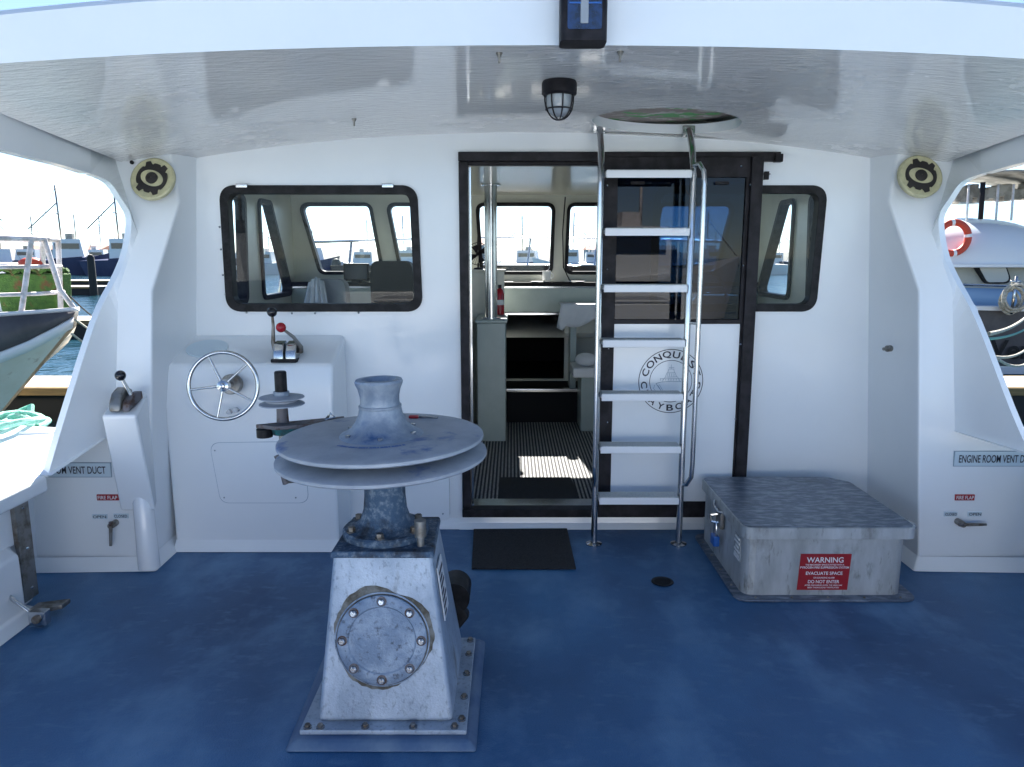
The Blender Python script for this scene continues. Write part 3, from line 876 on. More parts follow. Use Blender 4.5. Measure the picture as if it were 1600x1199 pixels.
# table with white cloth, right of the companionway
q0, q1 = P(882, 478, y=6.1), P(990, 478, y=6.1)
t = thing('dinette_table', 'small cabin table under a white cloth, seen left of the ladder', 'table', ((q0.x + q1.x) / 2, 5.9, .1))
zt_ = q0.z
MB().box((q0.x + .03, 6.12, zt_ - .03), (q1.x, 6.40, zt_)).obj('tabletop', CABGREY, t)
MB().box((q0.x + .06, 6.2, .386), (q0.x + .11, 6.38, zt_ - .03)).obj('leg', CABGREY, t)
rows = []
for j in range(8):
    row = []
    for i in range(25):
        u = i / 24
        x = q0.x + (q1.x - q0.x) * u
        if j < 3: row.append(Vector((x - .03 * (1 - u), 6.40 - .14 * j, zt_ + .006)))
        else:
            dz = (j - 2) / 5
            row.append(Vector((x - .03 - .03 * dz, 6.12 - .012 * math.sin(u * 22) * dz - .01, zt_ - dz * (.13 + .05 * math.sin(u * 6.5) + .05 * (u < .1)))))
    rows.append(row)
tag(MB().sheet(rows).obj('tablecloth', CLOTH, solid=.006), 'white cloth draped over the small cabin table', 'tablecloth')
t = thing('bench', 'grey bench with a folded white cloth seat, just left of the ladder', 'bench', (.85, 5.5, .1))
bx = P(899, 560, y=5.80).x
MB().box((bx + .05, 5.82, .1), (1.6, 6.12, P(0, 590, y=5.8).z)).obj('base', CABGREY, t, bevel=.01)
MB().box((bx - .02, 5.77, P(0, 590, y=5.8).z), (1.6, 6.13, P(0, 575, y=5.8).z)).obj('seat', WHITE, t, bevel=.012)
q = P(912, 566, y=5.85)
tag(MB().ball((q.x + .02, 5.88, P(0, 575, y=5.8).z + .055), .055, 20, (1.6, 1.4, 1)).obj('towel', CLOTH), 'bundled white towel on the cabin bench left of the ladder', 'towel')
# mats
a, b, c, dd = P(781, 745, z=.115), P(892, 745, z=.115), P(917, 783, z=.115), P(780, 783, z=.115)
m = MB().plate([(a.x, a.y), (b.x, b.y), (b.x + .02, c.y), (dd.x, dd.y)], [], XY, .102, .112)
tag(m.obj('door_mat', MATF, bevel=.002), 'black mat inside the cabin just past the door sill', 'mat')
a, b, c, dd = P(740, 827, z=.01), P(886, 826, z=.01), P(900, 888, z=.01), P(737, 888, z=.01)
m = MB().plate([(a.x, a.y), (b.x, b.y), (c.x, c.y), (dd.x, dd.y)], [], XY, .002, .012)
tag(m.obj('deck_mat', MATF, bevel=.002), 'black mat on the blue deck in front of the doorway', 'mat')

# ------------------------------------------------------------------ ladder
LY = 3.70
lx, rx = P(927, 848, z=0).x, P(1060, 848, z=0).x
lx = .432; rx = .878
t = thing('ladder', 'stainless steel ladder with seven gritty white treads up to the roof hatch', 'ladder', ((lx + rx) / 2, LY, 0))
for x, s_ in ((lx, -1), (rx, 1)):
    topz = ceil_z(x, 3.86) + .005
    MB().tube([(x, LY, .006), (x, LY, 1.88), (x, LY + .015, 1.93), (x + .005, LY + .07, 2.02), (x + .005, LY + .15, topz + .01)], .0165, 16).obj('rail', STEEL, t)
    MB().lathe([(.001, 0), (.042, 0), (.042, .006), (.02, .012)], (x, LY, .001), 24).obj('foot_flange', STEEL, t)
    MB().box((x - .028, LY + .145, topz - .025), (x + .035, LY + .168, topz + .03)).obj('top_bracket', STEEL, t, bevel=.004)
    # outer grab rail
    yo = LY - .02
    ox = x + s_ * (.045 if s_ > 0 else .012); oy = yo - (.02 if s_ > 0 else .045)
    pts = [(x, LY, .33), (x + (ox - x) * .5, (LY + oy) / 2, .335), (ox - (ox - x) * .1, oy, .38), (ox, oy, .45)]
    pts += [(ox, oy, z_) for z_ in (.8, 1.2, 1.6, 1.84)] + [(ox - (ox - x) * .1, oy + .004, 1.90), (x + (ox - x) * .5, (LY + oy) / 2, 1.935), (x, LY, 1.93)]
    MB().tube(pts, .0125, 14).obj('grab_rail', STEEL, t)
    MB().tube([(x, LY, 1.17), (ox, oy, 1.17)], .008, 10).obj('bracket', STEEL, t)
tz = [.270 + .2718 * i for i in range(7)]
for z_ in tz:
    tr = MB().box((lx + .0165, LY - .045, z_ - .022), (rx - .0165, LY + .045, z_ - .006)).obj('tread', WHITE, t, bevel=.003)
    MB().box((lx + .022, LY - .049, z_ - .0055), (rx - .022, LY + .045, z_ + .004)).obj('grip_strip', TREAD, tr, bevel=.002)
    MB().box((lx + .018, LY - .052, z_ - .034), (rx - .018, LY - .0455, z_ + .001)).obj('nosing', WHITE, tr, bevel=.003)

# ------------------------------------------------------------------ console with wheel, throttle, panel
kx0, kx1 = -1.715, P(520, 570, y=3.65).x
kt = thing('helm_console', 'moulded white console under the wide left window, carrying the steering wheel', 'console', ((kx0 + kx1) / 2, 3.8, 0))
prof = [(YW - .001, .02), (3.63, .02), (3.615, .77), (3.655, .965), (YW - .001, 1.085)]
m = MB().plate(prof, [], YZ, kx0 - .02, kx1)
m.obj('body', GEL, kt, bevel=.02, segs=4)
m = MB().add([(kx0 - .02, 3.63, .055), (kx1, 3.63, .055), (kx1 + .04, 3.59, .003), (kx0 - .02, 3.59, .003), (kx1, YW, .055), (kx1 + .04, YW - .03, .003)], [(0, 1, 2, 3), (1, 4, 5, 2)], True)
m.obj('cove', GEL, kt)


def yk(z_):   # console front
    return 3.63 - .015 * (z_ - .02) / .75


# access panel outline
pc = [(lambda p: (p.x, p.z))(P(a, b, y=3.622)) for a, b in ((328, 692), (474, 690), (482, 786), (345, 786))]
MB().plate(rpoly(pc, .045), [], lambda u, v, w_: Vector((u, yk(v) - w_, v)), -.001, .0022).obj('access_panel', GEL, kt)
pe = MB().plate(rpoly(inset(pc, -.0022), .045), [rpoly(pc, .045)], lambda u, v, w_: Vector((u, yk(v) - w_, v)), -.0012, .0009)
pe.obj('panel_gap', LBLEDGE, kt)
for a, b in ((336, 704), (350, 778), (462, 778)):
    q = P(a, b, y=3.62); MB().ball((q.x, yk(q.z) - .003, q.z), .0045, 8).obj('screw', STEEL, kt)
# low access plate right of the console
q = [(lambda p: (p.x, p.z))(P(a, b, y=YW - .02)) for a, b in ((541, 660), (700, 660), (703, 812), (547, 812))]
apl = MB().plate(rpoly(q, .03), [], XZ, YW - .03, YW - .002).obj('access_plate', GEL, bevel=.008)
tag(apl, 'low white access plate on the wall, behind the big winch sheave', 'access panel')
for a, b in ((692, 735), (692, 803), (620, 803)):
    z_ = P(a, b, y=YW - .03); MB().ball(z_, .006, 8).obj('screw', STEEL, apl)

# compass cover plate on console top
slope = math.atan2(1.085 - .965, YW - 3.655)


def ktop(y): return .965 + (y - 3.655) * math.tan(slope)


q = P(323, 553, y=3.79)
ov = MB().plate(oval(0, 0, .105, .088, 40), [], lambda u, v, w_: Vector((q.x + u, 3.80 + v * math.cos(slope), ktop(3.80 + v * math.cos(slope)) + w_)), .001, .008)
ov.obj('cover_plate', LABELM, kt, bevel=.002)
# steering wheel
wc = P(349, 603, y=3.44)
wt = thing('steering_wheel', 'five spoked stainless steel steering wheel on the white console', 'steering wheel', (wc.x, 3.6, wc.z))
rw = .158
ax = Vector((0.10, -1, .12)).normalized()
qr = Vector((0, 0, 1)).rotation_difference(ax)


def W(r, a, dz=0): return wc + qr @ Vector((r * math.cos(a), r * math.sin(a), dz))


MB().tube([W(rw, 2 * PI * k / 64) for k in range(64)], .0098, 12, closed=True).obj('rim', STEEL, wt)
base_a = R(120)
for k in range(5):
    # choose plane angle so that one spoke points to 112 degrees on the picture
    a_ = base_a + 2 * PI * k / 5
    best = None
    MB().tube([W(.028, a_, .0), W(rw - .006, a_, .002)], [.0062, .0052], 10).obj('spoke', STEEL, wt)
MB().lathe([(.001, .030), (.010, .028), (.013, .018), (.026, .014), (.029, -.005), (.029, -.02), (.018, -.025), (.018, -.17)], wc, 28, ax).obj('hub', STEEL, wt)
bq = wc - ax * .15
MB().lathe([(.001, .02), (.045, .02), (.05, .01), (.05, -.03)], wc - ax * .135, 24, ax).obj('bearing', DULL, wt)
# ignition bits below wheel
for a, b in ((357, 644), (368, 641)):
    q = P(a, b, y=3.60); MB().lathe([(.001, .02), (.012, .02), (.012, 0), (.016, 0), (.016, -.01)], (q.x, yk(q.z), q.z), 16, Vector((0, -1, 0))).obj('start_button', STEEL, kt)

# twin lever control on the console top
q = P(446, 562, y=3.69)
tt = thing('twin_throttle', 'chrome twin lever control with one black and one red knob on the console', 'throttle', (q.x, 3.74, ktop(3.74)))
zk = ktop(3.69)
for dx in (-.031, .031):
    pr = []
    pts = [(3.665, 0), (3.80, .02), (3.80, .055), (3.775, .085), (3.735, .10), (3.695, .085), (3.668, .045)]
    MB().plate([(a, zk + b) for a, b in pts], [], YZ, q.x + dx - .027, q.x + dx + .027).obj('housing', STEEL, tt, bevel=.010, segs=4)
MB().box((q.x - .064, 3.655, zk - .006), (q.x + .064, 3.81, zk + .012)).obj('base', BLACK, tt, bevel=.003)
k1, k2 = P(425, 488, y=3.72), P(439, 512, y=3.66)
MB().tube([(q.x - .064, 3.735, zk + .05), (q.x - .07, 3.73, zk + .09), (k1.x + .002, 3.722, k1.z - .07), k1], [.013, .011, .008, .006], 12).obj('lever', DULL, tt)
MB().tube([(q.x + .066, 3.735, zk + .04), (q.x + .072, 3.72, zk + .065), (q.x + .045, 3.69, zk + .12), k2], [.014, .012, .009, .006], 12).obj('lever', DULL, tt)
MB().ball(k1, .025, 20).obj('black_knob', KNOBB, tt)
MB().ball(k2, .025, 20).obj('red_knob', KNOBR, tt)

# ------------------------------------------------------------------ left control box on the pillar
b0, b1 = P(158, 650, y=3.24), P(213, 652, y=3.24)
bt = thing('pillar_control_box', 'tapered white box on the left pillar that carries the single lever', 'control box', ((b0.x + b1.x) / 2, 3.35, .1))
zt_ = b0.z
lo = [P(182, 770, y=3.38), P(233, 770, y=3.38), P(233, 770, y=3.38) + Vector((0, .14, 0)), P(182, 770, y=3.38) + Vector((0, .14, 0))]
lo = [Vector((v.x, v.y, .38)) for v in lo]
hi = [Vector((b0.x, 3.24, zt_)), Vector((b1.x, 3.24, zt_)), Vector((b1.x - .07, 3.53, zt_ + .085)), Vector((b0.x - .06, 3.53, zt_ + .085))]
lo = [Vector((b0.x - .03, 3.375, .30)), Vector((b1.x - .02, 3.375, .30)), Vector((b1.x - .09, 3.55, .30)), Vector((b0.x - .03, 3.55, .30))]
MB().hexa(lo, hi).obj('body', GEL, bt, bevel=.014, segs=4)
MB().tube([(P(214, 765, y=3.36).x, 3.40, .40), (P(214, 765, y=3.36).x + .01, 3.385, .34), (P(214, 765, y=3.36).x + .01, 3.39, .01)], [.03, .045, .05], 20).obj('pipe_fairing', GEL, bt)
lt = thing('single_lever', 'single black knobbed control lever on the left pillar box', 'throttle', ((b0.x + b1.x) / 2, 3.33, zt_ + .03))
cx = P(194, 630, y=3.32).x; cz = zt_ + .035
sr = Matrix.Rotation(R(16), 3, 'X')
MB().plate([(3.255, zt_ + .012), (3.39, zt_ + .05), (3.385, zt_ + .095), (3.34, zt_ + .115), (3.29, zt_ + .095), (3.26, zt_ + .05)], [], YZ, cx - .04, cx + .012).obj('housing', DULL, lt, bevel=.01, segs=3)
MB().plate([(3.265, zt_ + .012), (3.40, zt_ + .05), (3.395, zt_ + .085), (3.33, zt_ + .085), (3.275, zt_ + .05)], [], YZ, cx + .014, cx + .05).obj('clamp', RUSTY, lt, bevel=.006)
kb = P(188, 587, y=3.30)
MB().tube([(cx + .03, 3.33, zt_ + .07), (cx + .02, 3.32, zt_ + .11), kb], [.011, .009, .007], 12).obj('lever', STEEL, lt)
MB().ball(kb, .024, 20).obj('knob', KNOBB, lt)

# ------------------------------------------------------------------ speakers on the pillars


def speaker(sg, px, py, label):
    c = P(px, py, y=3.76)
    def H(h, y, z): return Vector((C0 + sg * h, y, z))
    A, B, C_ = H(2.09, 3.8, 2.03), H(1.80, 3.8, 2.04), H(1.92, 3.65, 1.61)
    nr = (B - A).cross(C_ - A).normalized()
    if nr.y > 0: nr = -nr
    dirv = (c - Vector((0, 0, EYE)))
    tt_ = (A - Vector((0, 0, EYE))).dot(nr) / dirv.dot(nr)
    c = Vector((0, 0, EYE)) + dirv * tt_
    t = thing('loudspeaker', label, 'speaker', c)
    MB().lathe([(.108, -.004), (.108, .012), (.10, .018), (.090, .016), (.001, .014)], c, 48, nr).obj('rim', SPK, t)
    q_ = Vector((0, 0, 1)).rotation_difference(nr)
    u = (q_ @ Vector((1, 0, 0))); 
    u = Vector((1, 0, 0)) - nr * nr.x; u.normalize(); v = nr.cross(u)
    if v.z < 0: v = -v
    def fn(a, b, w_): return c + u * a + v * b + nr * w_
    # dark toothed ring
    def ring(rr, teeth):
        out = []
        for k in range(96):
            a = 2 * PI * k / 96
            r = rr
            for ta in (62, 118, 242, 298) if False else (40, 105, 220, 285):
                dlt = abs((math.degrees(a) - ta + 180) % 360 - 180)
                if dlt < 9: r = rr * 1.16
                elif 12 < dlt < 20: r = rr * .92
            out.append((r * math.cos(a), r * math.sin(a)))
        return out
    el = []
    th = R(-25) * (1 if sg < 0 else .5)
    for k in range(40):
        a = 2 * PI * k / 40
        x, y = .060 * math.cos(a), .040 * math.sin(a)
        el.append((x * math.cos(th) - y * math.sin(th), x * math.sin(th) + y * math.cos(th)))
    MB().plate(ring(.076, 1), [el], fn, .016, .021).obj('grille', SPKB, t)
    MB().plate([(a * .98, b * .98) for a, b in el], [], fn, .0155, .018).obj('eye_ring', SPK, t)
    MB().lathe([(.029, .014), (.029, .024), (.02, .028), (.001, .029)], c, 32, nr).obj('tweeter', SPKB, t)
    for a in (70, 150, 250, 330):
        MB().box((-.006, -.02, 0), (.006, .02, .004)).obj
    return t


speaker(-1, 240, 281, 'round cream and black loudspeaker high on the left pillar')
speaker(1, 1436, 277, 'round cream and black loudspeaker high on the right pillar')
q = P(206, 254, y=3.78)
tag(MB().ball(q, .010, 12).obj('cable_grommet', RUBBER), 'tiny black cable grommet beside the left loudspeaker', 'grommet')
q = P(1387, 545, y=3.60)
tag(MB().lathe([(.001, .03), (.008, .03), (.008, .005), (.016, .004), (.016, -.02)], (q.x, q.y, q.z), 16, Vector((-.9, -.45, 0)).normalized()).obj('coat_hook', DULL), 'tiny steel hook on the alcove wall right of the door', 'hook')

# ------------------------------------------------------------------ vent labels and fire flap handles
YF = 3.41


def yface(z_): return 3.4 + .05 * z_ / .67


def plate_label(px0, px1, py0, py1, body, m_, tm, nm, label, th=.6, edge=None, cat='sign', wf=.9):
    z_ = P((px0 + px1) / 2, (py0 + py1) / 2, y=3.42).z
    y_ = yface(z_) - .004
    a, b = P(px0, py1, y=y_), P(px1, py0, y=y_)
    t = thing(nm, label, cat, ((a.x + b.x) / 2, y_, a.z))
    zm = (a.z + b.z) / 2
    MB().box((a.x, y_ - .002, a.z), (b.x, y_ + .03, b.z)).obj('plate', m_, t)
    if edge:
        MB().plate([(a.x - .003, a.z - .003), (b.x + .003, a.z - .003), (b.x + .003, b.z + .003), (a.x - .003, b.z + .003)], [[(a.x, a.z), (b.x, a.z), (b.x, b.z), (a.x, b.z)]], XZ, y_ - .0025, y_ + .03).obj('border', edge, t)
    cx, w_, h_ = (a.x + b.x) / 2, (b.x - a.x) * wf, (b.z - a.z) * th
    text_mb(body, w_, h_, lambda u, v: Vector((cx + u, y_ - .0035, zm + v)), bold=.012).obj('lettering', tm, t, weld=False)
    return t


plate_label(27, 172, 724, 745, 'ENGINE ROOM VENT DUCT', LABELM, INK, 'vent_label', 'pale label lettered ENGINE ROOM VENT DUCT below the left pillar box', .55, LBLEDGE)
plate_label(1490, 1628, 706, 728, 'ENGINE ROOM VENT DUCT', LABELM, INK, 'vent_label', 'pale label lettered ENGINE ROOM VENT DUCT at the right edge', .55, LBLEDGE)
plate_label(152, 185, 773, 782, 'FIRE FLAP', RED, WHITE, 'flap_label', 'small red FIRE FLAP label on the left wall', .6)
plate_label(1492, 1523, 773, 782, 'FIRE FLAP', RED, WHITE, 'flap_label', 'small red FIRE FLAP label on the right wall', .6)
plate_label(145, 167, 804, 811, 'OPEN', LABELM, INK, 'position_label', 'tiny pale OPEN label on the left wall', .6)
plate_label(178, 200, 803, 810, 'CLOSED', LABELM, INK, 'position_label', 'tiny pale CLOSED label on the left wall', .6)
plate_label(1475, 1496, 800, 807, 'CLOSED', LABELM, INK, 'position_label', 'tiny pale CLOSED label on the right wall', .6)
plate_label(1512, 1534, 800, 807, 'OPEN', LABELM, INK, 'position_label', 'tiny pale OPEN label on the right wall', .6)
for (a, b, c, e, lab) in ((173, 822, 173, 853, 'thin steel flap handle hanging down on the left wall'), (1505, 820, 1541, 820, 'thin steel flap handle turned sideways on the right wall')):
    p0, p1 = P(a, b, y=3.37), P(c, e, y=3.37)
    t = thing('flap_lever', lab, 'handle', (p0.x, 3.40, p0.z))
    MB().lathe([(.001, .02), (.014, .02), (.016, 0), (.016, -.05)], (p0.x, 3.385, p0.z), 16, Vector((0, -1, 0))).obj('boss', DULL, t)
    MB().tube([p0, p1], [.0085, .0065], 10).obj('bar', DULL, t)
    MB().tube([p0 - (p1 - p0).normalized() * .02, p0], .009, 10).obj('stub', RUSTY, t)

# slots in the wing panels
for sg, px, py, lab in ((-1, 168, 502, 'small slotted rope eye near the edge of the left wing panel'), (1, 1526, 497, 'small slotted rope eye near the edge of the right wing panel')):
    x = C0 + sg * 2.065
    c = P(px, py, x=x)
    dz = .055; lean = .035
    pts = []
    for k in range(24):
        a_ = 2 * PI * k / 24
        yy = .012 * math.cos(a_); zz = .012 * math.sin(a_) + (dz - .012) * (1 if math.sin(a_) > 0 else -1)
        pts.append(Vector((x - sg * .0, c.y + yy + zz * .55, c.z + zz)))
    t = thing('rope_slot', lab, 'slot', (x, c.y, c.z))
    MB().tube(pts, .005, 8, closed=True).obj('rim', GEL, t)
    MB().add([p + Vector((sg * .001, 0, 0)) for p in pts], [tuple(range(24))]).obj('opening', DARKV, t)  # dark sheet, no real hole: the slot's inner shade is its colour

# metal edge strip + foot bracket on the left bulwark
ex = P(85, 935, z=.0)
t = thing('edge_strip', 'tall grey metal strip on the end of the left bulwark', 'strip', (C0 - 2.21, 3.0, 0))
xs0 = C0 - 2.20
MB().hexa([(xs0 - .04, 2.975, .03), (xs0, 2.972, .03), (xs0, 3.062, .03), (xs0 - .04, 3.062, .03)], [(xs0 - .04, 2.975, .498), (xs0, 2.972, .498), (xs0, 3.062, .498), (xs0 - .04, 3.062, .498)]).obj('strip', DULL, t)
for z_ in (.08, .26, .44): MB().ball((xs0 + .001, 3.02, z_), .007, 8).obj('screw', STEEL, t)
q = P(58, 962, y=2.86)
t = thing('hinge_bracket', 'grey steel foot bracket with a bent rod, at the foot of the left bulwark', 'bracket', (q.x, 2.86, 0))
a, b = P(46, 955, y=2.88), P(104, 942, y=2.94)
MB().hexa([(a.x, a.y, a.z - .022), (b.x, b.y - .03, b.z - .014), (b.x, b.y + .03, b.z - .014), (a.x, a.y + .06, a.z - .022)], [(a.x, a.y, a.z + .010), (b.x, b.y - .03, b.z + .006), (b.x, b.y + .03, b.z + .006), (a.x, a.y + .06, a.z + .010)]).obj('plate', DULL, t, bevel=.004)
q = P(57, 968, y=2.80)
MB().box((q.x - .035, 2.80, q.z - .03), (q.x + .035, 2.84, q.z + .03)).obj('block', STEEL, t, bevel=.004)
MB().lathe([(.001, .012), (.016, .01), (.018, 0)], (q.x, 2.80, q.z), 16, Vector((0, -1, 0))).obj('bolt', DULL, t)
p0 = P(45, 955, y=2.84)
MB().tube([p0, p0 + Vector((-.06, 0, .05)), P(8, 924, y=2.86), P(-30, 918, y=2.86)], .008, 10).obj('rod', STEEL, t)

# green rope pile on the left bulwark cap
m = MB()
q = P(18, 690, z=.58)
random.seed(3)
for k in range(7):
    r = .05 + .05 * random.random(); cx, cy = q.x + random.uniform(-.12, .06), q.y + random.uniform(-.16, .14)
    ph = random.random() * 6; tilt = random.uniform(-.5, .5); z0 = .60 + .016 * k
    pts = [Vector((cx + r * 1.3 * math.cos(a_ + ph), cy + r * math.sin(a_ + ph) * 1.8, z0 + .014 * math.sin(2 * a_) + tilt * r * .35 * math.cos(a_))) for a_ in [i * .45 for i in range(14)]]
    m.tube(pts, .017, 8)
m.tube([(q.x - .06, q.y + .12, .62), (q.x - .05, q.y + .18, .70), (q.x - .01, q.y + .19, .72), (q.x + .01, q.y + .14, .66), (q.x + .03, q.y + .02, .62), (q.x + .05, q.y - .12, .60)], .019, 8)
m.tube([(q.x - .2, q.y - .05, .60), (q.x - .1, q.y, .66), (q.x, q.y + .05, .70), (q.x + .06, q.y + .08, .66), (q.x + .08, q.y - .02, .60)], .019, 8)
tag(m.obj('rope_pile', ROPEG), 'tangled mint green rope lying on the left bulwark', 'rope')

# ------------------------------------------------------------------ winch
PX, PY = -.428, 2.365
wtg = thing('pot_winch', 'big grey winch with a wide horizontal sheave on a bolted pedestal', 'winch', (PX, PY, 0))
MB().hexa([(-.70, 2.035, .001), (-.105, 2.035, .001), (-.10, 2.70, .001), (-.72, 2.70, .001)], [(-.675, 2.06, .028), (-.13, 2.06, .028), (-.125, 2.675, .028), (-.695, 2.675, .028)]).obj('deck_pad', DARKCAST if False else mat('pad_paint', (0.06, 0.12, 0.23), .5, var=(.12, .19, .29), vscale=6), wtg, bevel=.010, segs=3)
pl_ = MB().box((-.662, 2.085, .0285), (-.142, 2.655, .044)).obj('base_plate', CAST, wtg, bevel=.003)
bo, to = [(-.615, 2.125), (-.185, 2.125), (-.185, 2.60), (-.615, 2.60)], [(-.565, 2.205), (-.252, 2.205), (-.262, 2.515), (-.562, 2.515)]
ped = MB().hexa([(x, y, .044) for x, y in bo], [(x, y, .575) for x, y in to]).obj('pedestal', CAST, wtg, bevel=.016, segs=3)
MB().hexa([(x + (.008 if x > -.4 else -.008), y + (.008 if y > 2.3 else -.008), .562) for x, y in to], [(x + (.004 if x > -.4 else -.004), y + (.004 if y > 2.3 else -.004), .584) for x, y in to]).obj('top_plate', DARKCAST, wtg, bevel=.005)
# round stained cover on the slanted front
n0 = Vector((0, -(.575 - .044), .08)).normalized()
cc = P(597, 1001, y=2.155)
def fyz(z_): return 2.125 + .08 * (z_ - .044) / .531
cc = Vector((cc.x, fyz(cc.z), cc.z))
cv_ = MB().lathe([(.150, -.004), (.150, .005), (.146, .006)], cc, 56, n0).lathe([(.142, .006), (.142, .013), (.138, .016), (.108, .016), (.104, .0125), (.001, .0125)], cc, 56, n0)
cover = cv_.obj('cover_plate', mat('cover_blue_cast', (0.19, 0.26, 0.36), .5, .35, var=(.34, .42, .52), vscale=9, var2=(.08, .10, .13), v2scale=50, v2lo=.56, v2hi=.7, bump=.8, bscale=110, bdist=.003), wtg)
qq = Vector((0, 0, 1)).rotation_difference(n0)
ux = Vector((1, 0, 0)); vx = n0.cross(ux); vx = vx if vx.z > 0 else -vx
stain = mat('grime_ring', (0.09, 0.08, 0.06), 0.8, var=(.22, .22, .20), vscale=25)
pts = [];
for k in range(60):
    a_ = 2 * PI * k / 60
    r = .153 + .007 * math.sin(3 * a_ + 1) + .016 * max(0, math.sin(a_)) * abs(math.sin(2.5 * a_)) + .006 * random.random()
    pts.append((r * math.cos(a_), r * math.sin(a_)))
MB().plate(pts, [], lambda u, v, w_: cc + ux * u + vx * v + n0 * w_, .0008, .0014).obj('grime', stain, wtg)
for k in range(8):
    a_ = PI / 2 + PI / 4 * k
    c = cc + ux * .124 * math.cos(a_) + vx * .124 * math.sin(a_)
    b_ = MB().lathe([(.016, .014), (.016, .0175), (.011, .018)], c, 14, n0, False).obj('washer', RUSTY, cover)
    MB().lathe([(.0105, .016), (.0105, .026), (.008, .028), (.001, .028)], c, 6, n0, False).lathe([(.006, .027), (.006, .033), (.001, .033)], c, 12, n0).obj('bolt', STEEL, cover)
for (x, y) in [(-.64, 2.10), (-.60, 2.10), (-.46, 2.102), (-.31, 2.102), (-.18, 2.102), (-.16, 2.14), (-.16, 2.26), (-.16, 2.40), (-.16, 2.53), (-.16, 2.63)]:
    MB().lathe([(.013, .0), (.013, .003)], (x, y, .044), 12).lathe([(.009, .003), (.009, .012), (.001, .013)], (x, y, .044), 6, smooth=False).obj('bolt', DULL, pl_)
text_mb('HYDRAULIC', .10, .010, lambda u, v: cc + ux * u + vx * (v + .094) + n0 * .017)
# data plate on the right side
nrm = Vector((.53, 0, .07)).normalized()
def sidep(u, v, w_):
    z_ = .42 + v
    x = -.185 + (-.252 + .185) * (z_ - .044) / .531
    return Vector((x, 2.30 + u, z_)) + nrm * w_
MB().plate([(-.06, -.09), (.06, -.09), (.06, .09), (-.06, .09)], [], sidep, .001, .005).obj('data_plate', WHITE, wtg)
m = MB()
for i, wd in enumerate((.09, .06, .085, .05, .09, .07, .04)):
    m.plate([(-.05, .07 - i * .023), (-.05 + wd, .07 - i * .023), (-.05 + wd, .06 - i * .023), (-.05, .06 - i * .023)], [], sidep, .006, .007)
m.obj('plate_text', INK, wtg)
# neck
zc = .584
MB().lathe([(.001, .0), (.142, .0), (.142, .018), (.136, .024), (.11, .026), (.085, .045), (.072, .085), (.068, .13), (.067, .195), (.067, .197)], (PX + .005, PY, zc), 56).obj('neck', DARKCAST, wtg)
for k in range(6):
    a_ = R(-90 + 60 * k)
    MB().lathe([(.016, 0), (.016, .004)], (PX + .005 + .118 * math.cos(a_), PY + .118 * math.sin(a_), zc + .024), 12).lathe([(.012, .004), (.012, .018), (.001, .019)], (PX + .005 + .118 * math.cos(a_), PY + .118 * math.sin(a_), zc + .024), 6, smooth=False).obj('bolt', DULL, wtg)
MB().tube([(PX + .135, PY - .115, zc), (PX + .135, PY - .115, zc + .03), (PX + .135, PY - .115, zc + .031), (PX + .135, PY - .115, zc + .085)], [.012, .012, .019, .019], 16).obj('drain_plug', DULL, wtg)
MB().tube([(PX, PY, zc + .19), (PX, PY, .86)], .064, 40).obj('shaft_sleeve', DULL, wtg)
MB().lathe([(.066, .0), (.069, .004), (.069, .012), (.066, .016)], (PX, PY, .80), 40).obj('clamp_band', STEEL, wtg)
MB().tube([(PX - .05, PY - .055, .76), (PX - .05, PY - .075, .77), (PX - .045, PY - .08, .80), (PX - .05, PY - .07, .86)], .006, 8).tube([(PX - .075, PY - .04, .79), (PX - .02, PY - .085, .785)], .007, 8).obj('fitting', DULL, wtg)
MB().tube([(PX - .16, PY - .06, .86), (PX - .10, PY - .06, .835), (PX - .06, PY - .05, .81)], .008, 8).obj('link_rod', DULL, wtg)
# sheave (slight tilt)
rt = Matrix.Rotation(R(-1.2), 3, 'Y') @ Matrix.Rotation(R(0.5), 3, 'X')
axs = rt @ Vector((0, 0, 1))
sc_ = (PX, PY, .915)
MB().lathe([(.10, .006), (.18, .009), (.300, .006), (.326, .005), (.333, .001), (.334, -.008), (.326, -.013), (.25, -.028), (.20, -.034)], sc_, 96, axs).obj('upper_flange', SHEAVE, wtg)
MB().lathe([(.20, -.034), (.28, -.040), (.336, -.052), (.343, -.057), (.343, -.066), (.336, -.071), (.25, -.066), (.06, -.07)], sc_, 96, axs).obj('lower_flange', SHEAVE, wtg)
hubm = mat('hub_blue_grey', (0.20, 0.25, 0.32), .45, .25, var=(.33, .38, .44), vscale=14, var2=(.03, .09, .22), v2scale=7, v2lo=.52, v2hi=.66, bump=.5, bscale=90, bdist=.003)
hb = MB().lathe([(.138, .006), (.134, .012), (.118, .018), (.100, .030), (.083, .052), (.072, .078), (.068, .098), (.0695, .100), (.0695, .106), (.065, .108),
            (.063, .118), (.064, .138), (.069, .160), (.076, .176), (.078, .184), (.074, .191), (.056, .192), (.050, .186), (.046, .178), (.001, .178)], sc_, 64, axs).obj('capstan', hubm, wtg)
for k in range(6):
    a_ = R(-82 + 60 * k)
    c = Vector(sc_) + rt @ Vector((.119 * math.cos(a_), .119 * math.sin(a_), .016))
    MB().lathe([(.009, 0), (.009, .008), (.001, .009)], c, 6, axs, False).obj('bolt', STEEL, hb)
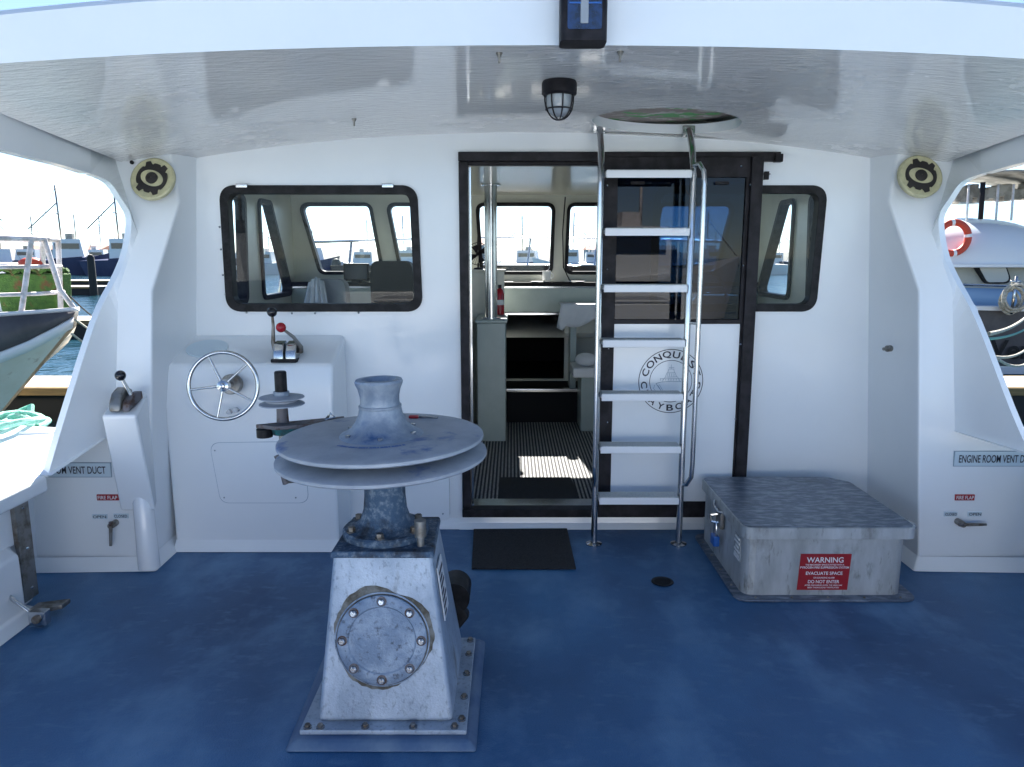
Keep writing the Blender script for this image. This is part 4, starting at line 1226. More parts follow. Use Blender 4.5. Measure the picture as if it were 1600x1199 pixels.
# raised lettering, worn
m = MB()
word = 'TAMAR HYDRAULIC HAULER'
word = 'HYDRAULIC HAULER'
for i in range(20):
    a_ = R(-128 + i * 3.7); r = .175
    c = Vector(sc_) + rt @ Vector((r * math.cos(a_), r * math.sin(a_), .0095))
    tn = Vector((-math.sin(a_), math.cos(a_), 0)); rn = Vector((math.cos(a_), math.sin(a_), 0))
    wdt = .0035 + .002 * (i % 3)
    m.add([c + tn * wdt + rn * .008, c - tn * wdt + rn * .008, c - tn * wdt * .6 - rn * .006, c + tn * wdt * .8 - rn * .006], [(0, 1, 2, 3)])
m.obj('worn_marks', mat('mark_blue', (.03, .12, .35), .5), wtg)
# black dangling cover at the side
bm_ = MB()
a, b, c, e = P(704, 912, y=2.62), P(734, 965, y=2.62), P(712, 992, y=2.60), P(700, 985, y=2.62)
bm_.hexa([a + Vector((-.02, 0, 0)), b, c, e + Vector((-.03, 0, 0))], [v + Vector((0, .05, 0)) for v in (a + Vector((-.02, 0, 0)), b, c, e + Vector((-.03, 0, 0)))])
bm_.obj('motor_cover', RUBBER, wtg, bevel=.01)
# motor body hidden behind: carries the cover
MB().tube([(-.22, 2.62, .22), (-.22, 2.75, .22)], .06, 24).obj('motor', RUBBER, wtg)
# small guide unit left of the sheave, on an arm from the sleeve
gx, gy = P(442, 660, y=2.62).x, 2.62
az = P(440, 662, y=2.62).z
MB().hexa([(gx - .085, gy - .04, az - .008), (gx + .0, gy - .075, az - .008), (gx + .2, gy - .0, az - .008), (gx + .2, gy + .10, az - .008)], [(gx - .085, gy - .04, az + .006), (gx + .0, gy - .075, az + .006), (gx + .2, gy - .0, az + .006), (gx + .2, gy + .10, az + .006)]).obj('guide_bracket', RUSTY, wtg, bevel=.002)
MB().tube([(gx + .01, gy, az - .01), (gx + .01, gy, az - .035)], [.06, .05], 20).obj('guide_bearing', TEALM, wtg)
MB().tube([(gx - .055, gy - .04, az - .01), (gx - .055, gy - .04, az - .04)], .028, 16).obj('guide_roller', RUBBER, wtg)
MB().tube([(gx - .0, gy, az), (gx - .0, gy, az + .08)], [.022, .019], 18).obj('guide_shaft', RUSTY, wtg)
dz_ = P(442, 622, y=2.62).z
MB().lathe([(.03, .010), (.055, .009), (.079, .004), (.080, .001), (.055, -.008), (.055, -.012), (.079, -.020), (.080, -.024), (.055, -.026), (.02, -.028)], (gx, gy, dz_), 56).obj('guide_sheave', SHEAVE, wtg)
MB().lathe([(.028, .008), (.028, .024), (.022, .025)], (gx, gy, dz_), 32).obj('guide_collar', hubm, wtg)
tz_ = P(442, 582, y=2.62).z
MB().lathe([(.0215, .0), (.0215, tz_ - dz_), (.018, tz_ - dz_ + .004), (.001, tz_ - dz_ + .004)], (gx, gy, dz_), 28).obj('guide_post', RUBBER, wtg)
q = P(446, 690, y=2.60)
MB().box((q.x - .02, 2.59, P(0, 698, y=2.6).z), (q.x + .02, 2.62, az - .01)).obj('hanger', DULL, wtg)
q = P(458, 742, y=2.52)
MB().hexa([(q.x - .035, 2.50, q.z - .03), (q.x + .035, 2.50, q.z - .022), (q.x + .03, 2.58, q.z - .022), (q.x - .03, 2.58, q.z - .03)], [(q.x - .04, 2.48, q.z + .035), (q.x + .05, 2.48, q.z + .035), (q.x + .04, 2.60, q.z + .08), (q.x - .04, 2.60, q.z + .08)]).obj('line_cup', DULL, wtg, bevel=.006)
a, b = P(436, 712, y=2.48), P(447, 745, y=2.48)
MB().tube([P(432, 712, y=2.46), P(440, 730, y=2.46), P(446, 756, y=2.47)], .010, 8).obj('stripper_arm', RUSTY, wtg)
MB().tube([(q.x, 2.58, q.z + .05), (q.x + .12, 2.50, .80), (PX, PY, .80)], .018, 12).obj('arm', DULL, wtg)
MB().tube([P(512, 652, y=2.66), P(516, 646, y=2.66), P(524, 652, y=2.66), P(508, 656, y=2.66)], .005, 8, True).obj('shackle', STEEL, wtg)
# key with red tag on the sheave
q = P(652, 652, z=.93)
t = thing('key', 'small steel key with a red tag lying on the sheave behind the capstan', 'key', q)
MB().box((q.x - .03, q.y - .012, .927), (q.x + .005, q.y + .012, .936)).obj('tag', RED, t, bevel=.003)
MB().tube([(q.x + .005, q.y, .931), (q.x + .05, q.y - .006, .929), (q.x + .075, q.y - .012, .929)], [.004, .006, .005], 8).obj('blade', STEEL, t)

# ------------------------------------------------------------------ engine room hatch box
hx0_, hx1_, hy0_, hy1_, hz = 1.025, 1.738, 3.085, 3.80, .335
ht = thing('engine_hatch', 'raised aluminium deck hatch with dimpled dark lid and red warning sign', 'hatch', ((hx0_ + hx1_) / 2, (hy0_ + hy1_) / 2, 0))
fl = rpoly([(hx0_ - .04, hy0_ - .05), (hx1_ + .05, hy0_ - .05), (hx1_ + .05, hy1_ + .03), (hx0_ - .04, hy1_ + .03)], .06)
fla = MB().plate(fl, [], XY, .001, .012).obj('flange', LIDTOP, ht, bevel=.003)
body = rpoly([(hx0_, hy0_), (hx1_, hy0_), (hx1_, hy1_), (hx0_, hy1_)], .05)
bd = MB().plate(body, [], XY, .012, hz - .05).obj('body', HATCHM, ht)
lid = rpoly([(hx0_ - .018, hy0_ - .028), (hx1_ + .03, hy0_ - .028), (hx1_ + .03, hy1_ - .08), (hx1_ - .06, hy1_ + .01), (hx0_ - .018, hy1_ + .01)], [.045, .045, .04, .04, .045])
ld = MB().plate(lid, [], XY, hz - .052, hz).obj('lid', HATCHM, ht, bevel=.008, segs=3)
MB().plate(inset(rpoly([(hx0_ - .010, hy0_ - .020), (hx1_ + .022, hy0_ - .020), (hx1_ + .022, hy1_ - .085), (hx1_ - .064, hy1_ + .002), (hx0_ - .010, hy1_ + .002)], [.04] * 5), 0), [], XY, hz + .0005, hz + .003).obj('lid_top', LIDTOP, ld)
for x_, y_ in ((hx1_ + .03, hy0_ + .05), (hx1_ - .0, hy1_ - .10)):
    MB().tube([(x_, y_ - .035, hz - .01), (x_, y_ + .035, hz - .01)], .013, 12).obj('hinge', STEEL, ht)
for k in range(5): MB().ball((hx0_ + .05 + k * .16, hy0_ - .028, .013), .006, 8).obj('bolt', DULL, fla)
for k in range(4): MB().ball((hx0_ - .02, hy0_ + .1 + k * .17, .013), .006, 8).obj('bolt', DULL, fla)
# warning sign
a, b = P(1245, 922, y=hy0_ - .003), P(1331, 866, y=hy0_ - .003)
ws = thing('warning_sign', 'red WARNING sign on the front of the deck hatch box', 'sign', ((a.x + b.x) / 2, hy0_, a.z))
ys_ = hy0_ - .003
MB().plate([(a.x, a.z), (b.x - .008, a.z), (b.x, b.z), (a.x + .008, b.z)], [], XZ, ys_, hy0_ + .01).obj('plate', RED, ws)
cxw = (a.x + b.x) / 2; hh = b.z - a.z; ww = b.x - a.x
m = MB()
for body_, fy, fh, fwid in (('WARNING', .84, .15, .70), ('THIS MACHINERY SPACE IS FITTED WITH A', .705, .045, .74), ('PYROGEN FIRE SUPPRESSION SYSTEM', .63, .06, .93),
                            ('EVACUATE SPACE', .47, .09, .70), ('ON SOUNDING ALARM', .345, .045, .40), ('DO NOT ENTER', .235, .09, .60), ('AFTER DISCHARGE UNTIL THE AREA HAS', .135, .04, .72), ('BEEN THOROUGHLY VENTILATED', .07, .04, .60)):
    t_ = text_mb(body_, ww * fwid, hh * fh, lambda u, v: Vector((cxw + u, ys_ - .0012, a.z + hh * fy + v)), bold=.015)
    m.add(t_.v, t_.f)
m.obj('lettering', WHITE, ws, weld=False)
# small side sticker, hasp, padlock (left side faces -X)
sx = hx0_ - .002
m = MB().plate([(3.14, .145), (3.225, .145), (3.225, .255), (3.14, .255)], [], YZ, sx - .001, sx + .01)
sk = m.obj('sticker', HATCHM, ht)
m = MB()
for zz, ya, yb in ((.245, 3.15, 3.21), (.225, 3.145, 3.22), (.205, 3.16, 3.20), (.185, 3.145, 3.22), (.165, 3.15, 3.215), (.152, 3.145, 3.22)):
    m.plate([(ya, zz - .006), (yb, zz - .006), (yb, zz + .004), (ya, zz + .004)], [], YZ, sx - .004, sx - .0015)
m.obj('sticker_print', WHITE, ht)
hp = thing('padlock', 'blue padlock hanging from the steel hasp on the hatch side', 'padlock', (sx - .03, 3.44, .15))
MB().box((sx - .022, 3.39, .20), (sx - .003, 3.47, .285)).obj('hasp', DULL, ht, bevel=.004)
MB().tube([(sx - .02, 3.36, .295), (sx - .03, 3.40, .285), (sx - .035, 3.46, .30), (sx - .02, 3.50, .31)], .006, 8).tube([(sx - .01, 3.43, .22), (sx - .05, 3.44, .225), (sx - .05, 3.46, .25), (sx - .01, 3.45, .26)], .009, 8).obj('staple', STEEL, ht)
MB().tube([(sx - .03, 3.42, .155), (sx - .03, 3.42, .205), (sx - .03, 3.43, .225), (sx - .03, 3.445, .225), (sx - .03, 3.455, .205), (sx - .03, 3.455, .155)], .0045, 8).obj('shackle', STEEL, hp)
MB().box((sx - .045, 3.405, .105), (sx - .015, 3.47, .157)).obj('body', BLUEP, hp, bevel=.006)

# deck drain
q = P(1035, 910, z=.0)
t = thing('deck_drain', 'small round dark drain set in the blue deck left of the hatch', 'drain', (q.x, q.y, 0))
MB().lathe([(.046, .001), (.052, .003), (.050, .006), (.040, .006), (.038, .004)], (q.x, q.y, 0), 32).obj('ring', RUBBER, t)
m = MB().lathe([(.039, .003), (.001, .003)], (q.x, q.y, 0), 32)
m.obj('grate', DARKV, t)

# ------------------------------------------------------------------ lights on fascia and ceiling, bolts
q0, q1 = P(875, 66, y=2.36), P(948, 66, y=2.36)
fx0, fx1 = q0.x, q1.x
t = thing('floodlight', 'black boxed floodlight with blue glass on the roof edge', 'lamp', ((fx0 + fx1) / 2, 2.40, q0.z))
z0_, z1_ = q0.z, q0.z + .22
MB().plate(rpoly([(fx0, 2.34), (fx1, 2.34), (fx1, 2.435), (fx0, 2.435)], .02), [], XY, z0_, z1_).obj('housing', BLACK, t, bevel=.005)
frost = mat('frosted_glass', (.30, .32, .34), .15, spec=.7)
lens = mat('blue_lens', (0.006, 0.012, 0.03), .08, var=(.012, .035, .11), vscale=30, spec=.8)
MB().plate(rpoly([(fx0 + .02, z0_ + .03), (fx1 - .018, z0_ + .03), (fx1 - .018, z1_ - .02), (fx0 + .02, z1_ - .02)], .008), [], XZ, 2.336, 2.341).obj('lens', lens, t)
MB().box(((fx0 + fx1) / 2 - .012, 2.331, z0_ + .045), ((fx0 + fx1) / 2 + .012, 2.337, z1_ - .03)).obj('bulb', frost, t, bevel=.003)
MB().box((fx0 + .025, 2.333, z0_ + .10), (fx1 - .02, 2.3365, z0_ + .104)).obj('lens_bar', BLUEP, t)
MB().box((fx0 + .03, 2.43, z0_ + .03), (fx1 - .03, 2.455, z1_ - .04)).obj('bracket', BLACK, t)

q = P(878, 113, z=2.14)
cxl, cyl = q.x, P(878, 128, z=2.14).y
zl = ceil_z(cxl, cyl)
t = thing('caged_light', 'black round ceiling light with a wire cage under the roof', 'lamp', (cxl, cyl, zl - .13))
MB().lathe([(.001, .0), (.062, .0), (.066, -.008), (.066, -.045), (.058, -.052), (.048, -.052)], (cxl, cyl, zl), 40).obj('base', BLACK, t)
MB().lathe([(.048, -.05), (.047, -.085), (.038, -.112), (.02, -.125), (.001, -.128)], (cxl, cyl, zl), 32).obj('glass', frost, t)
m = MB()
for k in range(4):
    a_ = PI * k / 4 + .2
    m.tube([(cxl + .056 * math.cos(s_) * math.cos(a_), cyl + .056 * math.cos(s_) * math.sin(a_), zl - .05 - .088 * math.sin(s_) ** .8) for s_ in [PI * max(j, .001) / 16 if j < 16 else PI * .9999 for j in range(17)]], .0028, 6)
m.tube([(cxl + .05 * math.cos(2 * PI * k / 32), cyl + .05 * math.sin(2 * PI * k / 32), zl - .10) for k in range(32)], .0028, 6, True)
m.obj('cage', BLACK, t)
for a, b, lab in ((780, 92, 'threaded bolt end in the ceiling left of the caged light'), (969, 90, 'threaded bolt end in the ceiling right of the caged light'), (553, 184, 'lone threaded bolt end in the left part of the ceiling')):
    q = P(a, b, z=2.115 if a < 600 else 2.13); z_ = ceil_z(q.x, q.y)
    t = MB().lathe([(.011, .002), (.011, -.004), (.0075, -.004), (.0075, -.011), (.0035, -.011), (.0035, -.032), (.001, -.032)], (q.x, q.y, z_), 10, smooth=False).obj('ceiling_bolt', DULL)
    tag(t, lab, 'bolt')

t = thing('bounce_tank', 'long white tank added behind the camera to bounce sunlight under the roof', 'tank', (C0, -1.9, 0))  # added out of view; its sunlit side bounces fill light under the roof
MB().box((C0 - 1.9, -2.3, .005), (C0 + 1.9, -1.5, .92)).obj('body', HULLW, t, bevel=.03, segs=3)
for k in (-1, 1): MB().box((C0 + k * .94 - .92, -2.28, .921), (C0 + k * .94 + .92, -1.49, .96)).obj('lid', HULLW, t, bevel=.012)
# inside helm and papers
t = thing('wheelhouse_helm', 'steel spoked wheel on a grey helm box inside the cabin, behind the tinted door', 'helm', (1.5, 6.1, .1))
MB().box((1.15, 6.12, .386), (1.95, 6.44, 1.18)).obj('box', CABGREY, t, bevel=.02)
hc = Vector((1.52, 6.0, 1.2)); ah = Vector((-.1, -1, .5)).normalized(); qh = Vector((0, 0, 1)).rotation_difference(ah)
MB().tube([hc + qh @ Vector((.2 * math.cos(2 * PI * k / 40), .2 * math.sin(2 * PI * k / 40), 0)) for k in range(40)], .011, 8, True).obj('rim', STEEL, t)
for k in range(5): MB().tube([hc, hc + qh @ Vector((.2 * math.cos(2 * PI * k / 5), .2 * math.sin(2 * PI * k / 5), 0))], .007, 8).obj('spoke', STEEL, t)
MB().tube([hc, hc - ah * .16], .02, 10).obj('shaft', STEEL, t)
for (x, w_, h_, m_, nm_, lab, cat_) in ((1.12, .28, .19, VINYL, 'chart_plotter', 'black chart plotter screen standing on the dashboard behind the ladder', 'screen'), (-1.35, .22, .15, VINYL, 'echo_sounder', 'small black display on the dashboard behind the left window', 'screen'), (-.72, .16, .09, BLACK, 'marine_radio', 'small black marine radio on the dashboard behind the helm seat', 'radio')):
    t = thing(nm_, lab, cat_, (x, 6.46, 1.275))
    MB().box((x - w_ / 2, 6.47, 1.285), (x + w_ / 2, 6.53, 1.285 + h_)).obj('case', m_, t, bevel=.01)
    MB().box((x - w_ / 2 + .015, 6.466, 1.30), (x + w_ / 2 - .015, 6.47, 1.27 + h_)).obj('screen', TINTB, t)
    MB().box((x - .04, 6.46, 1.2755), (x + .04, 6.54, 1.285)).obj('foot', BLACK, t)
q = P(1030, 390, y=5.9)
m = MB()
for k in range(5):
    x = -.15 + k * .31; an = .3 * math.sin(k * 2.3)
    m.box((x, 6.43, 1.276 + .002 * k), (x + .16, 6.54, 1.280 + .002 * k), Matrix.Rotation(an, 3, 'Z'))
tag(m.obj('loose_papers', WHITE), 'loose white papers lying on the dashboard behind the doorway', 'papers')
t = thing('mug', 'white mug on the dashboard beside the papers', 'mug', (.30, 6.46, 1.29))
MB().lathe([(.001, 0), (.035, 0), (.038, .08), (.034, .08), (.032, .01), (.001, .01)], (.30, 6.47, 1.29), 20).obj('cup', WHITE, t)
MB().tube([(.335 + .022 * math.sin(a_), 6.47, 1.33 + .024 * math.cos(a_)) for a_ in [PI * k / 8 for k in range(9)]], .004, 6).obj('handle', WHITE, t)
m = MB()
m.tube([(-.28, 6.56, 1.9), (-.30, 6.55, 1.6), (-.25, 6.54, 1.33), (-.15, 6.5, 1.29), (-.05, 6.48, 1.285)], .005, 6).tube([(.46, 6.57, 2.0), (.44, 6.56, 1.7), (.45, 6.55, 1.4), (.5, 6.5, 1.29), (.62, 6.47, 1.285)], .005, 6)
tag(m.obj('loose_cables', DARKV), 'thin dark cables running down between the front cabin windows', 'cable')
t = thing('door_notice', 'white notice sheet on the dashboard, seen through the tinted door', 'notice', (1.36, 6.38, 1.28))
MB().box((1.22, 6.40, 1.28), (1.50, 6.41, 1.40)).obj('sheet', WHITE, t)
# curtain tied back at the left window
rows = []
for j in range(10):
    v = j / 9
    rows.append([Vector((-1.83 + .05 * math.sin(u * 19) * (.3 + v * .2) + .10 * (1 - v) ** 2, 4.3 + .30 * u * (.35 + .65 * (1 - v) ** 1.5), 1.98 - .62 * v)) for u in [i / 16 for i in range(17)]])
tag(MB().sheet(rows).obj('curtain', CLOTH, solid=.004), 'pale grey curtain gathered at the far left inside the left window', 'curtain')
# ------------------------------------------------------------------ own bow rail seen through the windows
t = thing('bow_rail', 'thin steel bow rail seen through the front cabin windows', 'railing', (C0, 8.5, .9))
pts = [(C0 - 2.2, 6.9, 1.62), (C0 - 1.75, 7.7, 1.65), (C0 - .9, 8.9, 1.70), (C0 - .3, 9.35, 1.72), (C0 + .3, 9.35, 1.72), (C0 + .9, 8.9, 1.70), (C0 + 1.75, 7.7, 1.65), (C0 + 2.2, 6.9, 1.62)]
MB().tube(pts, .015, 10).obj('top_rail', STEEL, t)
MB().tube([(x, y, z - .33) for x, y, z in pts], .010, 8).obj('middle_rail', STEEL, t)
for x, y, z in pts[:3] + pts[5:] + [(C0 + .12, 9.37, 1.72)]:
    MB().tube([(x - .08, y - .12, .88 if y < 8 else .98), (x, y, z)], .013, 8).obj('stanchion', STEEL, t)

# ------------------------------------------------------------------ pontoons, ropes


def pontoon(x0, x1, y0, y1, label, top=PONT, z=-.30, th=.12):
    t = thing('pontoon', label, 'pontoon', ((x0 + x1) / 2, (y0 + y1) / 2, ZW))
    MB().box((x0, y0, z - .03), (x1, y1, z)).obj('deck_boards', top, t)
    MB().box((x0 - .01, y0 - .05, z - th), (x1 + .01, y0 - .001, z - .008)).obj('fender_rail', TIMBER, t, bevel=.01)
    MB().box((x0 + .05, y0 + .02, ZW - .3), (x1 - .05, y1 - .02, z - .031)).obj('float', DARKP, t)  # black block, its colour also stands in for the shade under the boards
    return t


pontoon(-26, 26, 10.15, 11.1, 'long cream topped pontoon running behind the boat')
pontoon(-40, -8.8, 21.0, 22.4, 'second pale pontoon across the water on the left', PONTW)
pontoon(-60, -24.5, 44, 46, 'dark far pontoon at the left, beyond the water', PONTW)
pontoon(-44, -19.5, 55, 57, 'farthest thin pontoon at the left, in front of the dark ships', PONTW)
for k, (x, y, h, lab) in enumerate(((-24.6, 43.8, 2.2, 'dark thick mooring pile nearest the left opening edge'), (-28.0, 55, 1.6, 'thin mooring pile by the farthest left pontoon'), (-31.9, 44.5, .9, 'short pale mooring pile on the dark far pontoon'), (9.0, 30, 2.0, 'mooring pile seen through the cabin right of the pole'), (-7.5, 32, 2.0, 'mooring pile seen through the left window'))):
    t = MB().lathe([(.22, 0), (.2, h), (.12, h + .15), (.001, h + .2)], (x, y, ZW), 14).obj('mooring_pile', DARKP if k != 2 else PONTW)
    tag(t, lab, 'pile')


def rope(a, b, sag, r, m_, label):
    a, b = Vector(a), Vector(b)
    pts = [a.lerp(b, k / 14) - Vector((0, 0, sag * 4 * (k / 14) * (1 - k / 14))) for k in range(15)]
    o_ = MB().tube(pts, r, 7).obj('mooring_rope', m_)
    tag(o_, label, 'rope', 'mooring ropes')


rope(P(1545, 522, y=5), P(1625, 470, y=12), .1, .016, ROPEW, 'thick pale mooring rope, upper one at the right opening')
rope(P(1545, 530, y=5), P(1640, 478, y=12), .12, .010, ROPET, 'green mooring rope just under the thick pale one on the right')
rope(P(1555, 558, y=5), P(1640, 500, y=10), .15, .011, ROPEW, 'thin pale mooring rope, lower pair, upper strand on the right')
rope(P(1560, 562, y=5), P(1640, 520, y=10), .20, .011, ROPEW, 'thin pale mooring rope, lowest strand on the right')
rope(P(118, 500, y=7.2), P(160, 530, y=10), .0, .012, ROPEW, 'pale rope from the grey bow to the left, upper strand')
rope(P(112, 522, y=7.2), P(152, 552, y=10), .0, .012, ROPEW, 'pale rope from the grey bow to the left, lower strand')
rope(P(108, 462, y=7.5), P(185, 510, y=14), .1, .008, DARKV, 'thin dark rope from the grey bow across the water')

# ------------------------------------------------------------------ neighbour boat on the left (bow with white rail)
BX, BYc = -4.55, 7.75
nb = thing('moored_boat', 'moored boat at the left with grey bow, cream hull and white rail', 'boat', (-8, 7.7, ZW))
S = 16
gun, rubu, rubl, chn, keel = [], [], [], [], []
gunf, inn = [], []
for i in range(S + 1):
    s_ = (i / S) ** 1.6 * 8.0
    bw = 1.75 * (1 - math.exp(-s_ / 1.5)) + .04
    x = BX - s_
    zg = .93 - .04 * min(s_, 2)
    zr = zg - .05 - .60 * (1 - math.exp(-s_ / .7))
    gun.append(Vector((x, BYc - bw, zg)))
    gunf.append(Vector((x, BYc + bw, zg)))
    rubu.append(Vector((x - .02, BYc - bw - .02, zr)))
    rubl.append(Vector((x - .05, BYc - bw - .01, zr - .11)))
    xs_ = BX - .10 - s_ * .9 - .1
    chn.append(Vector((x - 1.1, BYc - bw * .62, -.35)))
    keel.append(Vector((x - 1.75, BYc - bw * .05, ZW - .4)))
MB().sheet([gun, rubu]).obj('topside', HULLD, nb, solid=.03)
MB().sheet([rubu, rubl]).sheet([[p + Vector((0, .0, .0)) for p in gun], [p + Vector((0, .10, .0)) for p in gun]]).obj('rub_rail', HULLW, nb, solid=.04)
MB().sheet([rubl, chn, keel]).obj('hull_bottom', HULLC, nb)
farside = [[Vector((p.x, 2 * BYc - p.y, p.z)) for p in l] for l in (gun, rubl, chn, keel)]
MB().sheet(farside).obj('far_side', HULLC, nb)
MB().sheet([[p + Vector((-.1, .05, -.04)) for p in gun], [p + Vector((-.1, -.05, -.04)) for p in gunf]]).obj('deck', HULLW, nb)
# white pulpit rails


def yn(x, sgn=-1):
    s_ = max(0, BX - x); return BYc + sgn * max(.05, (1.75 * (1 - math.exp(-s_ / 1.5)) - .05))


def railpath(dx, z, sgn):
    xs_ = [BX - .25 - dx * 0, BX - .4, BX - .7, BX - 1.2, BX - 2, BX - 3, BX - 5]
    return [Vector((x, yn(x, sgn), z)) for x in xs_]


for sgn in (-1, 1):
    for z_, r in ((1.67, .026), (1.39, .02), (1.12, .02)):
        p_ = railpath(0, z_, sgn)
        MB().tube([Vector((p_[0].x + .02, BYc, z_))] + p_, r, 10).obj('rail', RAILW, nb)
    for x in (BX - .25, BX - .62, BX - 1.6, BX - 2.8):
        MB().tube([(x - .12, yn(x - .12, sgn), .90), (x, yn(x, sgn), 1.67)], .026, 10).obj('stanchion', RAILW, nb)
MB().tube([(BX - .02, BYc, .95), (BX - .12, BYc - .05, 1.15), (BX - .23, BYc - .05, 1.67)], .026, 10).obj('stanchion', RAILW, nb)
# green net bins
for k, (a, b, lab) in enumerate(((10, 52, 'green net covered bin on the left boat, its left one'), (54, 90, 'green net covered bin nearest the bow of the left boat'))):
    q0, q1 = P(a, 470, y=8.2), P(b, 420, y=8.2)
    t = thing('net_bin', lab, 'bin', ((q0.x + q1.x) / 2, 8.3, q0.z), 'green bins on the left boat')
    MB().hexa([(q0.x, 8.1, q0.z - .12), (q1.x, 8.1, q0.z - .12), (q1.x, 8.4, q0.z - .12), (q0.x, 8.4, q0.z - .12)], [(q0.x - .02, 8.05, q1.z - .05), (q1.x + .02, 8.05, q1.z - .05), (q1.x + .02, 8.42, q1.z - .05), (q0.x - .02, 8.42, q1.z - .05)]).obj('bin', NET, t, bevel=.02)
    m = MB()
    for j in range(6):
        m.tube([(q0.x + (q1.x - q0.x) * u, 8.06 + .065 * j, q1.z - .04 + .045 * abs(math.sin(u * 5 + j))) for u in [i / 8 for i in range(9)]], .028, 7)
    m.obj('net', NET, t)
q = P(48, 412, y=8.3)
tag(MB().ball((q.x, 8.3, q.z), .085, 14, (1.6, 1, .8)).obj('float_buoy', ORANGE), 'red float on top of the green bins of the left boat', 'buoy')
q = P(10, 450, y=8.6)
t = MB().box((q.x - .8, 8.6, .85), (q.x + .05, 9.3, 1.42)).obj('wheelhouse', HULLW, nb, bevel=.05)

# ------------------------------------------------------------------ neighbour boat on the right
rb = thing('cabin_cruiser', 'moored boat at the right with dark hull, beige cabin and white flybridge', 'boat', (11, 15, ZW))
st_ = []
hull = [(7.2, .60), (7.8, .57), (9, .54), (11, .54), (14, .56), (18, .7)]
a1 = [Vector((x, 13.0 + .10 * (x - 9) ** 2 * .03, z)) for x, z in hull]
b1 = [Vector((x - .0, 13.1, -.45)) for x, z in hull]
MB().sheet([a1, b1]).add([a1[0], b1[0], b1[0] + Vector((0, 3.4, 0)), a1[0] + Vector((0, 3.4, 0))], [(0, 1, 2, 3)]).obj('hull', HULLD, rb)
MB().sheet([[p + Vector((0, -.02, 0)) for p in b1], [p + Vector((0, -.02, -.14)) for p in b1]]).obj('boot_stripe', HULLW, rb)
MB().sheet([[p + Vector((0, 0, -.14)) for p in b1], [p + Vector((0, .1, -.6)) for p in b1]]).obj('bottom', DARKP, rb)
MB().sheet([[p + Vector((0, -.05, .0)) for p in a1], [p + Vector((0, -.05, .07)) for p in a1], [p + Vector((0, 3.4, .07)) for p in a1]]).obj('gunwale', HULLW, rb)
bl = mat('deck_coaming', (.22, .36, .55), .5)
MB().sheet([[p + Vector((.3, .35, .05)) for p in a1], [p + Vector((.3, .40, .36)) for p in a1]]).obj('coaming', bl, rb, solid=.04)
MB().tube([p + Vector((.3, .2, .42)) for p in a1], .022, 8).obj('hand_rail', STEEL, rb)
# beige house
q0, q1 = P(1488, 470, y=14), P(1488, 408, y=14)
m = MB()
hx = q0.x - .4
m.hexa([(hx, 14, q0.z - .2), (16, 14, q0.z - .2), (16, 16.2, q0.z - .2), (hx, 16.2, q0.z - .2)], [(hx + .15, 14.15, q1.z), (16, 14.15, q1.z), (16, 16, q1.z), (hx + .15, 16, q1.z)])
m.obj('house', BEIGE, rb, bevel=.06, segs=3)
wq = [(lambda p: (p.x, p.z))(P(a, b, y=14.03)) for a, b in ((1524, 411), (1567, 411), (1577, 441), (1541, 441))]
f_ = MB().plate(rpoly(inset(wq, -.03), .1), [], XZ, 14.0, 14.25).obj('window', RUBBER, rb)
MB().plate(rpoly(wq, .09), [], XZ, 13.99, 14.0).obj('pane', mat('curtained_pane', (.45, .45, .42), .2), f_)
# flybridge dome
cx_ = P(1505, 400, y=15).x; zb_ = P(1512, 413, y=14.2).z; zt2 = P(1512, 340, y=15).z
m = MB(); rows = []
for j in range(13):
    th_ = PI / 2 * j / 12
    rows.append([Vector((cx_ + 1.9 * math.cos(a_) * math.cos(th_) ** .8, 15.4 + 1.6 * math.sin(a_) * math.cos(th_) ** .8, zb_ + (zt2 - zb_) * math.sin(th_))) for a_ in [2 * PI * k / 40 for k in range(41)]])
m.sheet(rows).obj('flybridge', HULLW, rb)
MB().lathe([(1.85, -.01), (2.0, -.02), (2.0, -.07), (1.8, -.08)], (cx_, 15.4, zb_ + .02), 48, sx=1, sy=.84).obj('flybridge_lip', bl if False else HULLW, rb)
# lifering
lc_ = P(1489, 372, y=13.9)
t = thing('life_ring', 'orange life ring hung on the white flybridge of the right boat', 'life ring', lc_)
rr_ = .28
MB().tube([lc_ + Vector((rr_ * math.cos(2 * PI * k / 40), 0, rr_ * math.sin(2 * PI * k / 40))) for k in range(40)], .062, 12, True).obj('ring', ORANGE, t)
for k in range(4):
    a_ = PI / 2 * k + .15
    MB().tube([lc_ + Vector(((rr_) * math.cos(a_ + e_), 0, (rr_) * math.sin(a_ + e_))) for e_ in (-.1, 0, .1)], .066, 12).obj('band', WHITE, t)
